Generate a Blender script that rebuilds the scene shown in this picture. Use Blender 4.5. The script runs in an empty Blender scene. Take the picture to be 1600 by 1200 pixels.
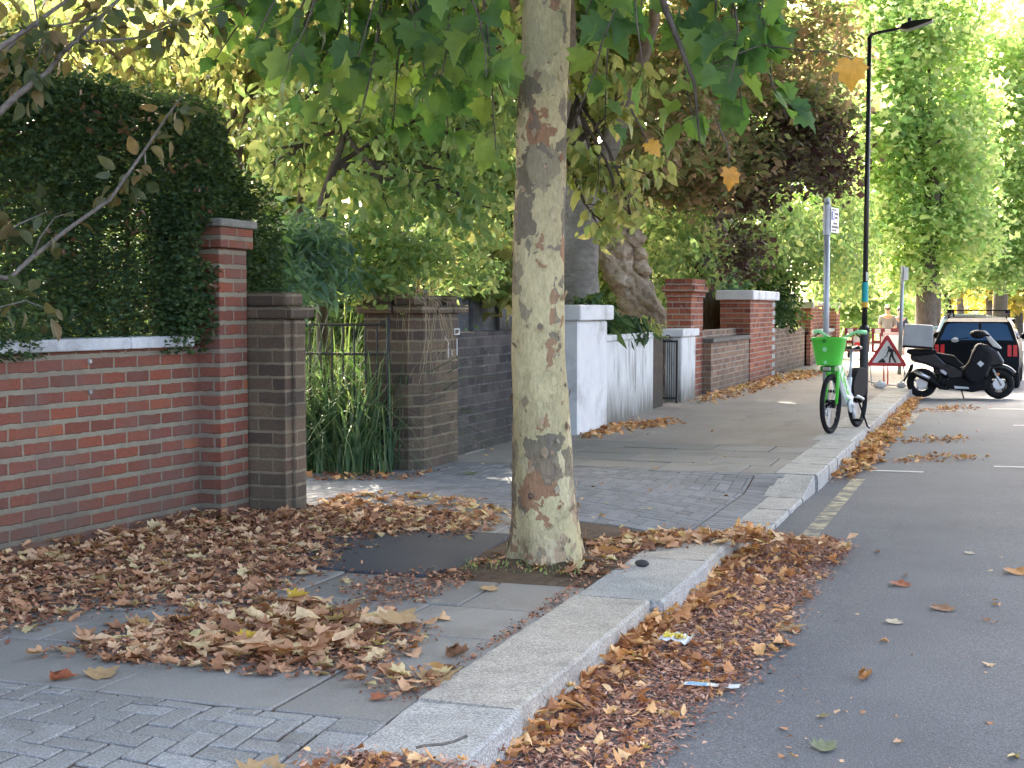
import bpy, bmesh, math, random
import numpy as np
from mathutils import Vector, Matrix
R = math.radians
random.seed(7)
rng = np.random.default_rng(11)
scene = bpy.context.scene
COL = scene.collection

# ------------------------------------------------------------------ camera
F = 2200.0; CAM_H = 1.45                      # focal length in px of a 1600 px wide picture, eye height
PITCH = R(3.0962); YAW = R(19.3566)
cam = bpy.data.cameras.new('camera'); camo = bpy.data.objects.new('camera', cam); COL.objects.link(camo)
cam.sensor_width = 36.0; cam.lens = 36.0 * F / 1600.0
cam.clip_start = 0.05; cam.clip_end = 2000
camo.location = (0, 0, CAM_H); camo.rotation_euler = (R(90) - PITCH, 0, YAW)
scene.camera = camo
scene.render.resolution_x = 1024; scene.render.resolution_y = 768

# ------------------------------------------------------------------ sky, sun, exposure
SUN_EL = R(38); SUN_DIR = Vector((-0.52, 0.85, 0)).normalized()
w = bpy.data.worlds.new('World'); scene.world = w; w.use_nodes = True
wn = w.node_tree
sky = wn.nodes.new('ShaderNodeTexSky'); sky.sky_type = 'NISHITA'; sky.sun_disc = False
sky.sun_elevation = SUN_EL; sky.sun_rotation = math.atan2(SUN_DIR.x, SUN_DIR.y)
sky.air_density = 0.40; sky.dust_density = 6.0; sky.ozone_density = 0.0
bg = wn.nodes['Background']; bg.inputs['Strength'].default_value = 0.15
tint = wn.nodes.new('ShaderNodeMix'); tint.data_type = 'RGBA'; tint.blend_type = 'MULTIPLY'; tint.inputs[0].default_value = 1.0
tint.inputs[7].default_value = (1.03, 1.0, 0.92, 1)             # the camera's white balance was set for shade
wn.links.new(sky.outputs['Color'], tint.inputs[6]); wn.links.new(tint.outputs[2], bg.inputs['Color'])
sun = bpy.data.lights.new('sun', 'SUN'); suno = bpy.data.objects.new('sun', sun); COL.objects.link(suno)
sun.energy = 2.0; sun.angle = R(0.5); sun.color = (1.0, 0.92, 0.78)
sd = Vector((SUN_DIR.x * math.cos(SUN_EL), SUN_DIR.y * math.cos(SUN_EL), math.sin(SUN_EL)))
suno.rotation_euler = sd.to_track_quat('Z', 'Y').to_euler(); suno.location = sd * 60
scene.view_settings.view_transform = 'Standard'; scene.view_settings.look = 'None'
scene.view_settings.gamma = 1.0; scene.view_settings.exposure = 3.75
scene.cycles.use_denoising = True
scene.cycles.max_bounces = 8; scene.cycles.diffuse_bounces = 4; scene.cycles.transmission_bounces = 6
scene.cycles.transparent_max_bounces = 8; scene.cycles.caustics_reflective = False; scene.cycles.caustics_refractive = False
scene.cycles.sample_clamp_indirect = 6.0

# ------------------------------------------------------------------ helpers
_fw = np.array([-math.sin(YAW) * math.cos(PITCH), math.cos(YAW) * math.cos(PITCH), -math.sin(PITCH)])
_rt = np.array([math.cos(YAW), math.sin(YAW), 0.0]); _up = np.cross(_rt, _fw)
_C = np.array([0, 0, CAM_H])
def at(u, v, d):
    """the point seen at photo pixel (u, v) at d metres"""
    return _C + (_fw + _rt * (u - 800) / F + _up * (600 - v) / F) * d
def gnd(u, v, z=0.0):
    r = _fw + _rt * (u - 800) / F + _up * (600 - v) / F
    return _C + r * ((z - CAM_H) / r[2])

def tag(o, label=None, cat=None, group=None, kind=None):
    if label: o['label'] = label
    if cat: o['category'] = cat
    if group: o['group'] = group
    if kind: o['kind'] = kind
    return o
def thing(name, label, cat, loc=(0, 0, 0), rz=0.0, group=None):
    o = bpy.data.objects.new(name, None); COL.objects.link(o)
    o.location = loc; o.rotation_euler = (0, 0, rz); o.empty_display_size = 0.2
    return tag(o, label, cat, group)
def link(name, me, parent=None, world=True):
    o = bpy.data.objects.new(name, me); COL.objects.link(o)
    if parent is not None:
        o.parent = parent
        if world:
            p = parent; off = Vector((0, 0, 0))
            while p is not None:
                off += p.location; p = p.parent
            me.transform(Matrix.Translation(-off))
    return o

class MB:
    def __init__(s): s.v = []; s.f = []; s.uv = []
    def poly(s, pts, uv=None):
        b = len(s.v); s.v += [tuple(p) for p in pts]; s.f.append(tuple(range(b, b + len(pts))))
        s.uv.append(uv or [(0, 0)] * len(pts))
    def mesh(s, verts, faces):
        b = len(s.v); s.v += [tuple(p) for p in verts]
        for f in faces: s.f.append(tuple(b + i for i in f)); s.uv.append([(0, 0)] * len(f))
    def box(s, x0, x1, y0, y1, z0, z1, bottom=True):
        P = lambda x, y, z: (x, y, z)
        b = len(s.v)
        s.v += [(x0,y0,z0),(x1,y0,z0),(x1,y1,z0),(x0,y1,z0),(x0,y0,z1),(x1,y0,z1),(x1,y1,z1),(x0,y1,z1)]
        fs = [((1,2,6,5),'x'),((3,0,4,7),'x'),((0,1,5,4),'y'),((2,3,7,6),'y'),((4,5,6,7),'z')] + ([((3,2,1,0),'z')] if bottom else [])
        for f, a in fs:
            s.f.append(tuple(b + i for i in f)); pts = [s.v[b + i] for i in f]
            s.uv.append([(p[1], p[2]) if a == 'x' else ((p[0] + 0.06, p[2]) if a == 'y' else (p[0], p[1])) for p in pts])
        return s
    def obox(s, c, ax, ay, az):
        """box from centre and three half-axis vectors"""
        c, ax, ay, az = (np.array(q, float) for q in (c, ax, ay, az))
        vs = [c + sx*ax + sy*ay + sz*az for sz in (-1,1) for sx, sy in ((-1,-1),(1,-1),(1,1),(-1,1))]
        s.mesh(vs, [(3,2,1,0),(4,5,6,7),(0,1,5,4),(1,2,6,5),(2,3,7,6),(3,0,4,7)]); return s
    def tube(s, pts, rad, n=8, caps=True, jit=0.0):
        pts = [np.array(p, float) for p in pts]
        if np.isscalar(rad): rad = [rad] * len(pts)
        b = len(s.v); up = None
        for i, p in enumerate(pts):
            d = pts[min(i+1, len(pts)-1)] - pts[max(i-1, 0)]; d = d / (np.linalg.norm(d) + 1e-9)
            if up is None:
                up = np.array([0,0,1.]) if abs(d[2]) < .9 else np.array([1.,0,0])
            a = np.cross(up, d); a /= np.linalg.norm(a) + 1e-9; c = np.cross(d, a); up = c
            for k in range(n):
                t = 2*math.pi*k/n; r = rad[i] * (1 + jit * random.uniform(-1, 1))
                s.v.append(tuple(p + r*(math.cos(t)*a + math.sin(t)*c)))
        L = 0
        for i in range(len(pts)-1):
            for k in range(n):
                k2 = (k+1) % n
                s.f.append((b+i*n+k, b+i*n+k2, b+(i+1)*n+k2, b+(i+1)*n+k)); s.uv.append([(k/n, L), ((k+1)/n, L), ((k+1)/n, L+1), (k/n, L+1)])
        if caps:
            s.f.append(tuple(b+k for k in range(n))[::-1]); s.uv.append([(0,0)]*n)
            e = b+(len(pts)-1)*n
            s.f.append(tuple(e+k for k in range(n))); s.uv.append([(0,0)]*n)
        return s
    def torus(s, c, axis, R0, r, n=32, m=8):
        c = np.array(c, float); ax = np.array(axis, float); ax /= np.linalg.norm(ax)
        a = np.cross(ax, [0,0,1.] if abs(ax[2]) < .9 else [1.,0,0]); a /= np.linalg.norm(a); b_ = np.cross(ax, a)
        b = len(s.v)
        for i in range(n):
            t = 2*math.pi*i/n; e = math.cos(t)*a + math.sin(t)*b_
            for j in range(m):
                q = 2*math.pi*j/m
                s.v.append(tuple(c + e*(R0 + r*math.cos(q)) + ax*r*math.sin(q)))
        for i in range(n):
            for j in range(m):
                s.f.append((b+i*m+j, b+((i+1)%n)*m+j, b+((i+1)%n)*m+(j+1)%m, b+i*m+(j+1)%m)); s.uv.append([(0,0)]*4)
        return s
    def prism(s, outline, o, ax, ay, az):
        """outline in (a, b) placed at o + a*ax + b*ay, thickness -az..az"""
        o, ax, ay, az = (np.array(q, float) for q in (o, ax, ay, az)); n = len(outline); b = len(s.v)
        for sgn in (-1, 1):
            for p in outline: s.v.append(tuple(o + p[0]*ax + p[1]*ay + sgn*az))
        s.f.append(tuple(b+i for i in range(n))[::-1]); s.uv.append([(0,0)]*n)
        s.f.append(tuple(b+n+i for i in range(n))); s.uv.append([(0,0)]*n)
        for i in range(n):
            j = (i+1) % n
            s.f.append((b+i, b+j, b+n+j, b+n+i)); s.uv.append([(0,0)]*4)
        return s
    def ball(s, c, r, n=12, m=8, sc=(1,1,1)):
        b = len(s.v); c = np.array(c, float)
        for i in range(m+1):
            t = math.pi*i/m
            for k in range(n):
                q = 2*math.pi*k/n
                s.v.append((c[0]+r*sc[0]*math.sin(t)*math.cos(q), c[1]+r*sc[1]*math.sin(t)*math.sin(q), c[2]+r*sc[2]*math.cos(t)))
        for i in range(m):
            for k in range(n):
                s.f.append((b+i*n+k, b+(i+1)*n+k, b+(i+1)*n+(k+1)%n, b+i*n+(k+1)%n)); s.uv.append([(0,0)]*4)
        return s
    def build(s, name, m, parent=None, smooth=False, bevel=0.0, world=True, seg=2, angle=35):
        me = bpy.data.meshes.new(name); me.from_pydata(s.v, [], s.f)
        uvl = me.uv_layers.new(name='UVMap')
        flat = [c for f in s.uv for p in f for c in p]
        if len(flat) == 2*len(me.loops): uvl.data.foreach_set('uv', flat)
        me.materials.append(m)
        bm = bmesh.new(); bm.from_mesh(me); bmesh.ops.recalc_face_normals(bm, faces=bm.faces); bm.to_mesh(me); bm.free()
        if smooth: me.polygons.foreach_set('use_smooth', [True]*len(me.polygons))
        me.update()
        o = link(name, me, parent, world)
        if bevel:
            bv = o.modifiers.new('bevel', 'BEVEL'); bv.width = bevel; bv.segments = seg; bv.limit_method = 'ANGLE'; bv.angle_limit = R(angle)
        return o

# ------------------------------------------------------------------ materials
def newmat(name):
    m = bpy.data.materials.new(name); m.use_nodes = True
    return m, m.node_tree, m.node_tree.nodes['Principled BSDF']
def nd(nt, t, **k):
    n = nt.nodes.new(t)
    for a, v in k.items():
        if a.startswith('_'):
            n.inputs[a[1:].replace('_', ' ')].default_value = v
        else: setattr(n, a, v)
    return n
def ramp(nt, cols, interp='LINEAR'):
    n = nt.nodes.new('ShaderNodeValToRGB'); cr = n.color_ramp; cr.interpolation = interp
    while len(cr.elements) < len(cols): cr.elements.new(0.5)
    for i, (p, c) in enumerate(cols):
        cr.elements[i].position = p; cr.elements[i].color = (*c, 1)
    return n
def pos(nt): return nt.nodes.new('ShaderNodeNewGeometry').outputs['Position']
def noise(nt, vec, scale, detail=4, rough=0.55, dist=0.0):
    n = nd(nt, 'ShaderNodeTexNoise'); n.inputs['Scale'].default_value = scale; n.inputs['Detail'].default_value = detail
    n.inputs['Roughness'].default_value = rough; n.inputs['Distortion'].default_value = dist
    if vec is not None: nt.links.new(vec, n.inputs['Vector'])
    return n.outputs['Fac']
def mixc(nt, fac, a, b, mode='MIX'):
    n = nt.nodes.new('ShaderNodeMix'); n.data_type = 'RGBA'; n.blend_type = mode
    for s, v in ((n.inputs[0], fac), (n.inputs[6], a), (n.inputs[7], b)):
        if isinstance(v, (int, float)): s.default_value = v
        elif isinstance(v, tuple): s.default_value = (*v, 1)
        else: nt.links.new(v, s)
    return n.outputs[2]
def step(nt, val, lo, hi):
    n = nt.nodes.new('ShaderNodeMapRange'); n.inputs[1].default_value = lo; n.inputs[2].default_value = hi
    nt.links.new(val, n.inputs[0]); return n.outputs[0]
def math_(nt, op, a, b=0.0):
    n = nt.nodes.new('ShaderNodeMath'); n.operation = op
    for s, v in ((n.inputs[0], a), (n.inputs[1], b)):
        if isinstance(v, (int, float)): s.default_value = v
        else: nt.links.new(v, s)
    return n.outputs[0]
def scalev(nt, vec, s):
    n = nt.nodes.new('ShaderNodeMapping'); n.inputs['Scale'].default_value = s; nt.links.new(vec, n.inputs['Vector']); return n.outputs['Vector']
def bump(nt, b, h, strength=0.4, dist=0.01):
    n = nt.nodes.new('ShaderNodeBump'); n.inputs['Strength'].default_value = strength; n.inputs['Distance'].default_value = dist
    nt.links.new(h, n.inputs['Height']); nt.links.new(n.outputs['Normal'], b.inputs['Normal'])

def plain(name, c, rough=0.5, metal=0.0, spec=0.5, vary=0.12, scale=6.0, coat=0.0):
    m, nt, b = newmat(name)
    f = noise(nt, pos(nt), scale, 5)
    d = tuple(x*(1-vary) for x in c); l = tuple(min(1, x*(1+vary)) for x in c)
    nt.links.new(ramp_of(nt, f, [(0.3, d), (0.7, l)]), b.inputs['Base Color'])
    b.inputs['Roughness'].default_value = rough; b.inputs['Metallic'].default_value = metal
    b.inputs['Specular IOR Level'].default_value = spec; b.inputs['Coat Weight'].default_value = coat
    return m

def brick(name, cols, mortar, bw=0.23, rh=0.097, ms=0.012, dirt=(0.05, 0.045, 0.04), dirt_amt=0.5, low=0.35, white=0.0, bumpd=0.008):
    m, nt, b = newmat(name)
    uv = nd(nt, 'ShaderNodeUVMap').outputs['UV']
    wob = nt.nodes.new('ShaderNodeVectorMath'); wob.operation = 'MULTIPLY_ADD'
    nn = nd(nt, 'ShaderNodeTexNoise'); nn.inputs['Scale'].default_value = 16.0; nn.inputs['Detail'].default_value = 5
    nt.links.new(pos(nt), nn.inputs['Vector']); nt.links.new(nn.outputs['Color'], wob.inputs[0])
    wob.inputs[1].default_value = (0.045, 0.020, 0); nt.links.new(scalev(nt, uv, (2.3, 1, 1)), wob.inputs[2])      # stretched: thin upright joints, wide bed joints
    bt = nd(nt, 'ShaderNodeTexBrick'); nt.links.new(wob.outputs[0], bt.inputs['Vector'])
    bt.inputs['Scale'].default_value = 1.0; bt.inputs['Brick Width'].default_value = bw*2.3; bt.inputs['Row Height'].default_value = rh
    bt.inputs['Mortar Size'].default_value = ms; bt.inputs['Mortar Smooth'].default_value = 0.25; bt.inputs['Bias'].default_value = 0.0
    bt.inputs['Color1'].default_value = (0,0,0,1); bt.inputs['Color2'].default_value = (1,1,1,1); bt.inputs['Mortar'].default_value = (0.5,0.5,0.5,1)
    bt.offset = 0.5
    rp = ramp(nt, cols); nt.links.new(bt.outputs['Color'], rp.inputs[0])
    P = pos(nt)
    n1 = noise(nt, P, 55, 5, 0.65); n2 = noise(nt, P, 2.3, 5, 0.6); n3 = noise(nt, P, 14, 4)
    c = mixc(nt, 0.5, rp.outputs[0], ramp_of(nt, n1, [(0.25, (0.35,)*3), (0.75, (1.25,)*3)]), 'MULTIPLY')
    mo = mixc(nt, n3, tuple(x*0.7 for x in mortar), tuple(min(1, x*1.2) for x in mortar))
    c = mixc(nt, bt.outputs['Fac'], c, mo)
    c = mixc(nt, math_(nt, 'MULTIPLY', step(nt, n2, 0.42, 0.68), dirt_amt), c, dirt)
    sep = nt.nodes.new('ShaderNodeSeparateXYZ'); nt.links.new(P, sep.inputs[0])
    gz = math_(nt, 'MULTIPLY', step(nt, math_(nt, 'ADD', sep.outputs[2], math_(nt, 'MULTIPLY', n3, 0.25)), low + 0.25, 0.05), 0.65)
    c = mixc(nt, gz, c, (0.075, 0.07, 0.055))
    if white:
        c = mixc(nt, math_(nt, 'MULTIPLY', step(nt, n3, 0.62, 0.75), white), c, (0.55, 0.53, 0.5))
    nt.links.new(c, b.inputs['Base Color']); b.inputs['Roughness'].default_value = 0.9; b.inputs['Specular IOR Level'].default_value = 0.2
    h = math_(nt, 'SUBTRACT', math_(nt, 'MULTIPLY', n1, 0.35), bt.outputs['Fac'])
    bump(nt, b, h, 0.9, bumpd)
    return m
def ramp_of(nt, fac, cols, interp='LINEAR'):
    r = ramp(nt, cols, interp); nt.links.new(fac, r.inputs[0]); return r.outputs[0]

def stone(name, a, b_, speck=0.0, scale=8.0, rough=0.85, dirt=None, bumps=0.4, streak=False, fine=160):
    m, nt, b = newmat(name)
    P = pos(nt)
    n1 = noise(nt, P, scale, 6, 0.6); n2 = noise(nt, P, fine, 3, 0.7)
    c = ramp_of(nt, n1, [(0.3, a), (0.7, b_)])
    if speck:
        c = mixc(nt, speck, c, ramp_of(nt, n2, [(0.3, (0.25,)*3), (0.5, (0.95,)*3), (0.72, (1.9,)*3)]), 'MULTIPLY')
    if dirt:
        PP = scalev(nt, P, (5, 5, 0.7)) if streak else P
        n3 = noise(nt, PP, 1.6, 6, 0.65)
        sep = nt.nodes.new('ShaderNodeSeparateXYZ'); nt.links.new(P, sep.inputs[0])
        g = step(nt, math_(nt, 'ADD', sep.outputs[2], math_(nt, 'MULTIPLY', n3, 0.9)), 0.98, 0.5) if streak else 0.0
        d = math_(nt, 'MAXIMUM', step(nt, n3, 0.52, 0.75), g)
        c = mixc(nt, math_(nt, 'MULTIPLY', d, 0.85), c, dirt)
    nt.links.new(c, b.inputs['Base Color']); b.inputs['Roughness'].default_value = rough; b.inputs['Specular IOR Level'].default_value = 0.3
    bump(nt, b, math_(nt, 'ADD', n2, math_(nt, 'MULTIPLY', n1, 1.5)), bumps, 0.004)
    return m

def block_mat(name, cols, speck=0.5, fine=170, stain=None):
    """paving units: tone per unit from the attribute 'rnd', gritty surface"""
    m, nt, b = newmat(name)
    at_ = nd(nt, 'ShaderNodeAttribute', attribute_name='rnd')
    P = pos(nt); n2 = noise(nt, P, fine, 3, 0.75); n1 = noise(nt, P, 3.0, 5, 0.6)
    c = ramp_of(nt, at_.outputs['Fac'], cols)
    c = mixc(nt, speck, c, ramp_of(nt, n2, [(0.3, (0.3,)*3), (0.5, (0.95,)*3), (0.7, (1.8,)*3)]), 'MULTIPLY')
    if stain: c = mixc(nt, math_(nt, 'MULTIPLY', step(nt, n1, 0.5, 0.72), 0.5), c, stain)
    nt.links.new(c, b.inputs['Base Color']); b.inputs['Roughness'].default_value = 0.85; b.inputs['Specular IOR Level'].default_value = 0.3
    bump(nt, b, n2, 0.5, 0.003)
    return m

def leaf_mat(name, cols, tcols=None, trans=0.4, rough=0.5, spec=0.35, vein=0.0):
    m, nt, b = newmat(name)
    a = nd(nt, 'ShaderNodeAttribute', attribute_name='rnd')
    c = ramp_of(nt, a.outputs['Fac'], cols)
    n = noise(nt, pos(nt), 40, 3)
    c = mixc(nt, 0.5, c, ramp_of(nt, n, [(0.3, (0.6,)*3), (0.7, (1.35,)*3)]), 'MULTIPLY')
    nt.links.new(c, b.inputs['Base Color']); b.inputs['Roughness'].default_value = rough; b.inputs['Specular IOR Level'].default_value = spec
    if trans:
        t = nd(nt, 'ShaderNodeBsdfTranslucent')
        tc = ramp_of(nt, a.outputs['Fac'], tcols or [(p, tuple(min(1, x*k) for x, k in zip(q, (1.8, 1.7, 0.8)))) for p, q in cols])
        nt.links.new(tc, t.inputs['Color'])
        mx = nd(nt, 'ShaderNodeMixShader'); mx.inputs[0].default_value = trans
        out = nt.nodes['Material Output']
        nt.links.new(b.outputs[0], mx.inputs[1]); nt.links.new(t.outputs[0], mx.inputs[2]); nt.links.new(mx.outputs[0], out.inputs['Surface'])
    return m

# ------------------------------------------------------------------ leaves
def tpl_lobed(curlx=0.3, curly=0.3, fold=0.0, twist=0.0, rings=1, seed=0):
    r = random.Random(seed)
    half = [(0.0, 0.02), (0.17, -0.06), (0.42, -0.02), (0.35, 0.14), (0.58, 0.33), (0.38, 0.42), (0.43, 0.64), (0.22, 0.67), (0.13, 0.84), (0.0, 1.02)]
    out = half[:-1] + [half[-1]] + [(-x, y) for x, y in half[-2:0:-1]]
    out = [(x*r.uniform(.85, 1.1), y + r.uniform(-.03, .03)) for x, y in out]
    pts = [(0.0, 0.36)]; tris = []
    n = len(out)
    if rings == 2:
        mid = [(0.5*x, 0.36 + 0.5*(y-0.36)) for x, y in out]
        pts += mid + out
        for i in range(n):
            j = (i+1) % n
            tris += [(0, 1+i, 1+j), (1+i, 1+n+i, 1+n+j), (1+i, 1+n+j, 1+j)]
    else:
        pts += out
        for i in range(n): tris.append((0, 1+i, 1+(i+1) % n))
    v = np.array([(x, y-0.0, curlx*x*x*2.2 + curly*(y-0.4)**2*1.5 + fold*abs(x) + twist*x*(y-0.4) + r.uniform(-.02, .02)) for x, y in pts])
    return v, np.array(tris)
def tpl_rolled(seed=0, k=5.0):
    v, t = tpl_lobed(0, 0.2, 0, 0, 2, seed)
    a = v[:, 0]*k; r = 1.0/k
    w_ = v.copy(); w_[:, 0] = r*np.sin(a); w_[:, 2] = v[:, 2]*0.5 + r*(1-np.cos(a))
    return w_, t
def tpl_ovate(wid=0.28, droop=0.35, fold=0.25):
    ys = [0, .12, .35, .62, .85, 1.0]; ws = [0.02, .6, 1, .85, .4, 0.0]
    v = []; t = []
    for y, q in zip(ys, ws):
        z = -droop*y*y
        v += [(-wid*q, y, z + fold*wid*q), (0, y, z), (wid*q, y, z + fold*wid*q)]
    for i in range(5):
        a = 3*i
        t += [(a, a+1, a+4), (a, a+4, a+3), (a+1, a+2, a+5), (a+1, a+5, a+4)]
    return np.array(v), np.array(t)
def tpl_small(wid=0.32, fold=0.2):
    v = np.array([(0,0,0), (-wid, .5, fold*wid), (0, 1, 0), (wid, .5, fold*wid), (0, .5, 0)], float)
    return v, np.array([(0,4,1), (1,4,2), (2,4,3), (3,4,0)])
def tpl_star(k=5, inner=.45):
    """a far-off spray of lobes: jagged few-sided leaf"""
    v = [(0, .45, 0)]
    for i in range(2*k):
        a = math.pi*i/k + .3; r = .55 if i % 2 == 0 else .55*inner
        v.append((r*math.sin(a), .45 + r*math.cos(a), .08*math.cos(2*a)))
    return np.array(v), np.array([(0, 1+i, 1+(i+1) % (2*k)) for i in range(2*k)])

def frames(axis, normal):
    a = axis / (np.linalg.norm(axis, axis=1, keepdims=True) + 1e-9)
    x = np.cross(a, normal); x /= np.linalg.norm(x, axis=1, keepdims=True) + 1e-9
    n = np.cross(x, a)
    return np.stack([x, a, n], axis=2)          # columns: leaf x, y (base to tip), z (face)
def scatter(name, tpls, P, M, S, m, parent=None, rnd=None, smooth=False):
    """bake one mesh out of many leaves"""
    n = len(P); which = rng.integers(0, len(tpls), n)
    if rnd is None: rnd = rng.random(n)
    S = np.asarray(S, float)
    VV = []; TT = []; RR = []; b = 0
    for k, (tv, tt) in enumerate(tpls):
        idx = np.where(which == k)[0]
        if len(idx) == 0: continue
        loc = tv[None, :, :] * (S[idx, None, None] if S.ndim == 1 else S[idx, None, :])
        W_ = np.einsum('nij,nvj->nvi', M[idx], loc) + P[idx, None, :]
        VV.append(W_.reshape(-1, 3)); nv = len(tv)
        TT.append((tt[None] + (np.arange(len(idx))*nv)[:, None, None] + b).reshape(-1, 3)); b += len(idx)*nv
        RR.append(np.repeat(rnd[idx], nv))
    V = np.concatenate(VV); T = np.concatenate(TT); Rr = np.concatenate(RR)
    me = bpy.data.meshes.new(name)
    me.vertices.add(len(V)); me.vertices.foreach_set('co', V.astype(np.float32).ravel())
    me.loops.add(T.size); me.loops.foreach_set('vertex_index', T.astype(np.int32).ravel())
    me.polygons.add(len(T)); me.polygons.foreach_set('loop_start', (np.arange(len(T))*3).astype(np.int32))
    me.polygons.foreach_set('loop_total', np.full(len(T), 3, np.int32))
    if smooth: me.polygons.foreach_set('use_smooth', np.ones(len(T), bool))
    at_ = me.attributes.new('rnd', 'FLOAT', 'POINT'); at_.data.foreach_set('value', Rr.astype(np.float32))
    me.materials.append(m); me.update(); me.validate()
    return link(name, me, parent)
def unit(n):
    v = rng.normal(size=(n, 3)); return v / np.linalg.norm(v, axis=1, keepdims=True)
def leaf_frames(n, droop=0.5, flat=0.6, out=None, spread=1.0):
    """leaf axes: sideways with a droop; faces turned up, more or less"""
    a = rng.normal(size=(n, 3)) * (1, 1, 0.35) * spread
    if out is not None: a += out
    a /= np.linalg.norm(a, axis=1, keepdims=True) + 1e-9
    a[:, 2] -= droop * (0.5 + rng.random(n))
    nrm = rng.normal(size=(n, 3))*(1-flat) + np.array([0, 0, 1.0])*flat
    return frames(a, nrm)
def clumped(blobs, clumps, per, cr, shell=0.0):
    """leaf points in clumps inside ellipsoids ((x,y,z),(rx,ry,rz))"""
    vol = np.array([b[1][0]*b[1][1]*b[1][2] for b in blobs])**(2/3); vol = vol/vol.sum()
    C_ = []
    for b, q in zip(blobs, vol):
        k = max(1, int(round(clumps*q)))
        d = unit(k) * (shell + (1-shell)*rng.random((k, 1)))**(1/2.2)
        C_.append(np.array(b[0])[None] + d*np.array(b[1])[None])
    C_ = np.concatenate(C_)
    n = rng.poisson(per, len(C_))
    P = np.repeat(C_, n, axis=0) + rng.normal(size=(n.sum(), 3))*np.array([cr, cr, cr*0.6])
    return C_, P
def wig(p0, p1, n=6, amp=0.08, sag=0.0):
    p0 = np.array(p0, float); p1 = np.array(p1, float); L = np.linalg.norm(p1-p0)
    r = np.array([random.uniform(-1, 1) for _ in range(3)]); q = np.array([random.uniform(-1, 1) for _ in range(3)])
    return [p0 + (p1-p0)*t + amp*L*(r*math.sin(math.pi*t) + 0.5*q*math.sin(2*math.pi*t)) + np.array([0, 0, -sag*L*t*t]) for t in np.linspace(0, 1, n)]

# ================================================================== GROUND
def sstep(a, b, x):
    t = min(1, max(0, (x-a)/(b-a))); return t*t*(3-2*t)
def zpav(x, y):
    """the pavement falls to the road at the two driveway crossovers"""
    w = sstep(8.75, 9.5, y) * (1 - sstep(11.62, 12.34, y)); w = max(w, 1 - sstep(3.3, 4.4, y))
    return -0.118 * w * sstep(-3.3, -1.65, x)
ZR = -0.15
M_dirt = stone('dirt', (0.045, 0.032, 0.024), (0.10, 0.068, 0.045), 0.5, 12, dirt=None)
M_soil = stone('soil', (0.05, 0.035, 0.022), (0.12, 0.08, 0.05), 0.6, 20)
def asphalt(name, a, b_, tint=(0.9, 1.0, 1.08), patch=None):
    m, nt, b = newmat(name)
    P = pos(nt); n1 = noise(nt, P, 1.1, 6, 0.65); n2 = noise(nt, P, 120, 3, 0.85); n3 = noise(nt, scalev(nt, P, (1, 0.35, 1)), 0.7, 4)
    c = ramp_of(nt, n1, [(0.3, a), (0.7, b_)])
    c = mixc(nt, 0.8, c, ramp_of(nt, n2, [(0.3, (0.25,)*3), (0.52, (1.0,)*3), (0.72, (2.6,)*3)]), 'MULTIPLY')
    st = noise(nt, scalev(nt, P, (1.6, .28, 1)), 1.3, 6, .7)
    c = mixc(nt, math_(nt, 'MULTIPLY', step(nt, st, .56, .70), .35), c, (0.05, 0.052, 0.056))
    vo = nd(nt, 'ShaderNodeTexVoronoi'); vo.inputs['Scale'].default_value = 26; nt.links.new(P, vo.inputs['Vector'])
    c = mixc(nt, math_(nt, 'MULTIPLY', step(nt, vo.outputs['Distance'], 0.09, 0.05), 0.6), c, (0.42, 0.40, 0.36))
    if patch: c = mixc(nt, math_(nt, 'MULTIPLY', step(nt, n3, 0.5, 0.7), 0.6), c, patch)
    nt.links.new(c, b.inputs['Base Color']); b.inputs['Roughness'].default_value = 0.8; b.inputs['Specular IOR Level'].default_value = 0.35
    bump(nt, b, n2, 0.6, 0.004); return m
M_road = asphalt('road_asphalt', (0.090, 0.099, 0.112), (0.125, 0.134, 0.146))
M_path = asphalt('path_asphalt', (0.25, 0.22, 0.19), (0.33, 0.29, 0.25), patch=(0.20, 0.165, 0.135))
M_patch = asphalt('patch_asphalt', (0.050, 0.054, 0.062), (0.072, 0.077, 0.086))

def grid(name, x0, x1, y0, y1, nx, ny, zf, m, uvs=False):
    g = MB(); xs = np.linspace(x0, x1, nx+1); ys = np.linspace(y0, y1, ny+1)
    vs = [(x, y, zf(x, y)) for y in ys for x in xs]
    g.mesh(vs, [(j*(nx+1)+i, j*(nx+1)+i+1, (j+1)*(nx+1)+i+1, (j+1)*(nx+1)+i) for j in range(ny) for i in range(nx)])
    return tag(g.build(name, m), kind='structure')
tag(MB().box(-400, 400, -400, 400, -1.2, -0.6).build('ground', M_soil), kind='structure')
grid('road', -1.72, 9.0, -6, 170, 8, 40, lambda x, y: ZR + 0.02*min(1, max(0, (x+1.7)/3)), M_road)
ROADZ = lambda x: ZR + 0.02*min(1, max(0, (x+1.7)/3))
grid('pavement_bed', -6.6, -1.9, -4, 14.85, 90, 240, lambda x, y: zpav(x, y) - 0.010, M_dirt)
grid('pavement', -5.6, -1.86, 14.8, 120, 6, 30, lambda x, y: 0.0, M_path)
MB().box(-60, -5.15, -10, 160, -0.7, -0.03).build('garden_soil', M_soil)['kind'] = 'structure'

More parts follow.
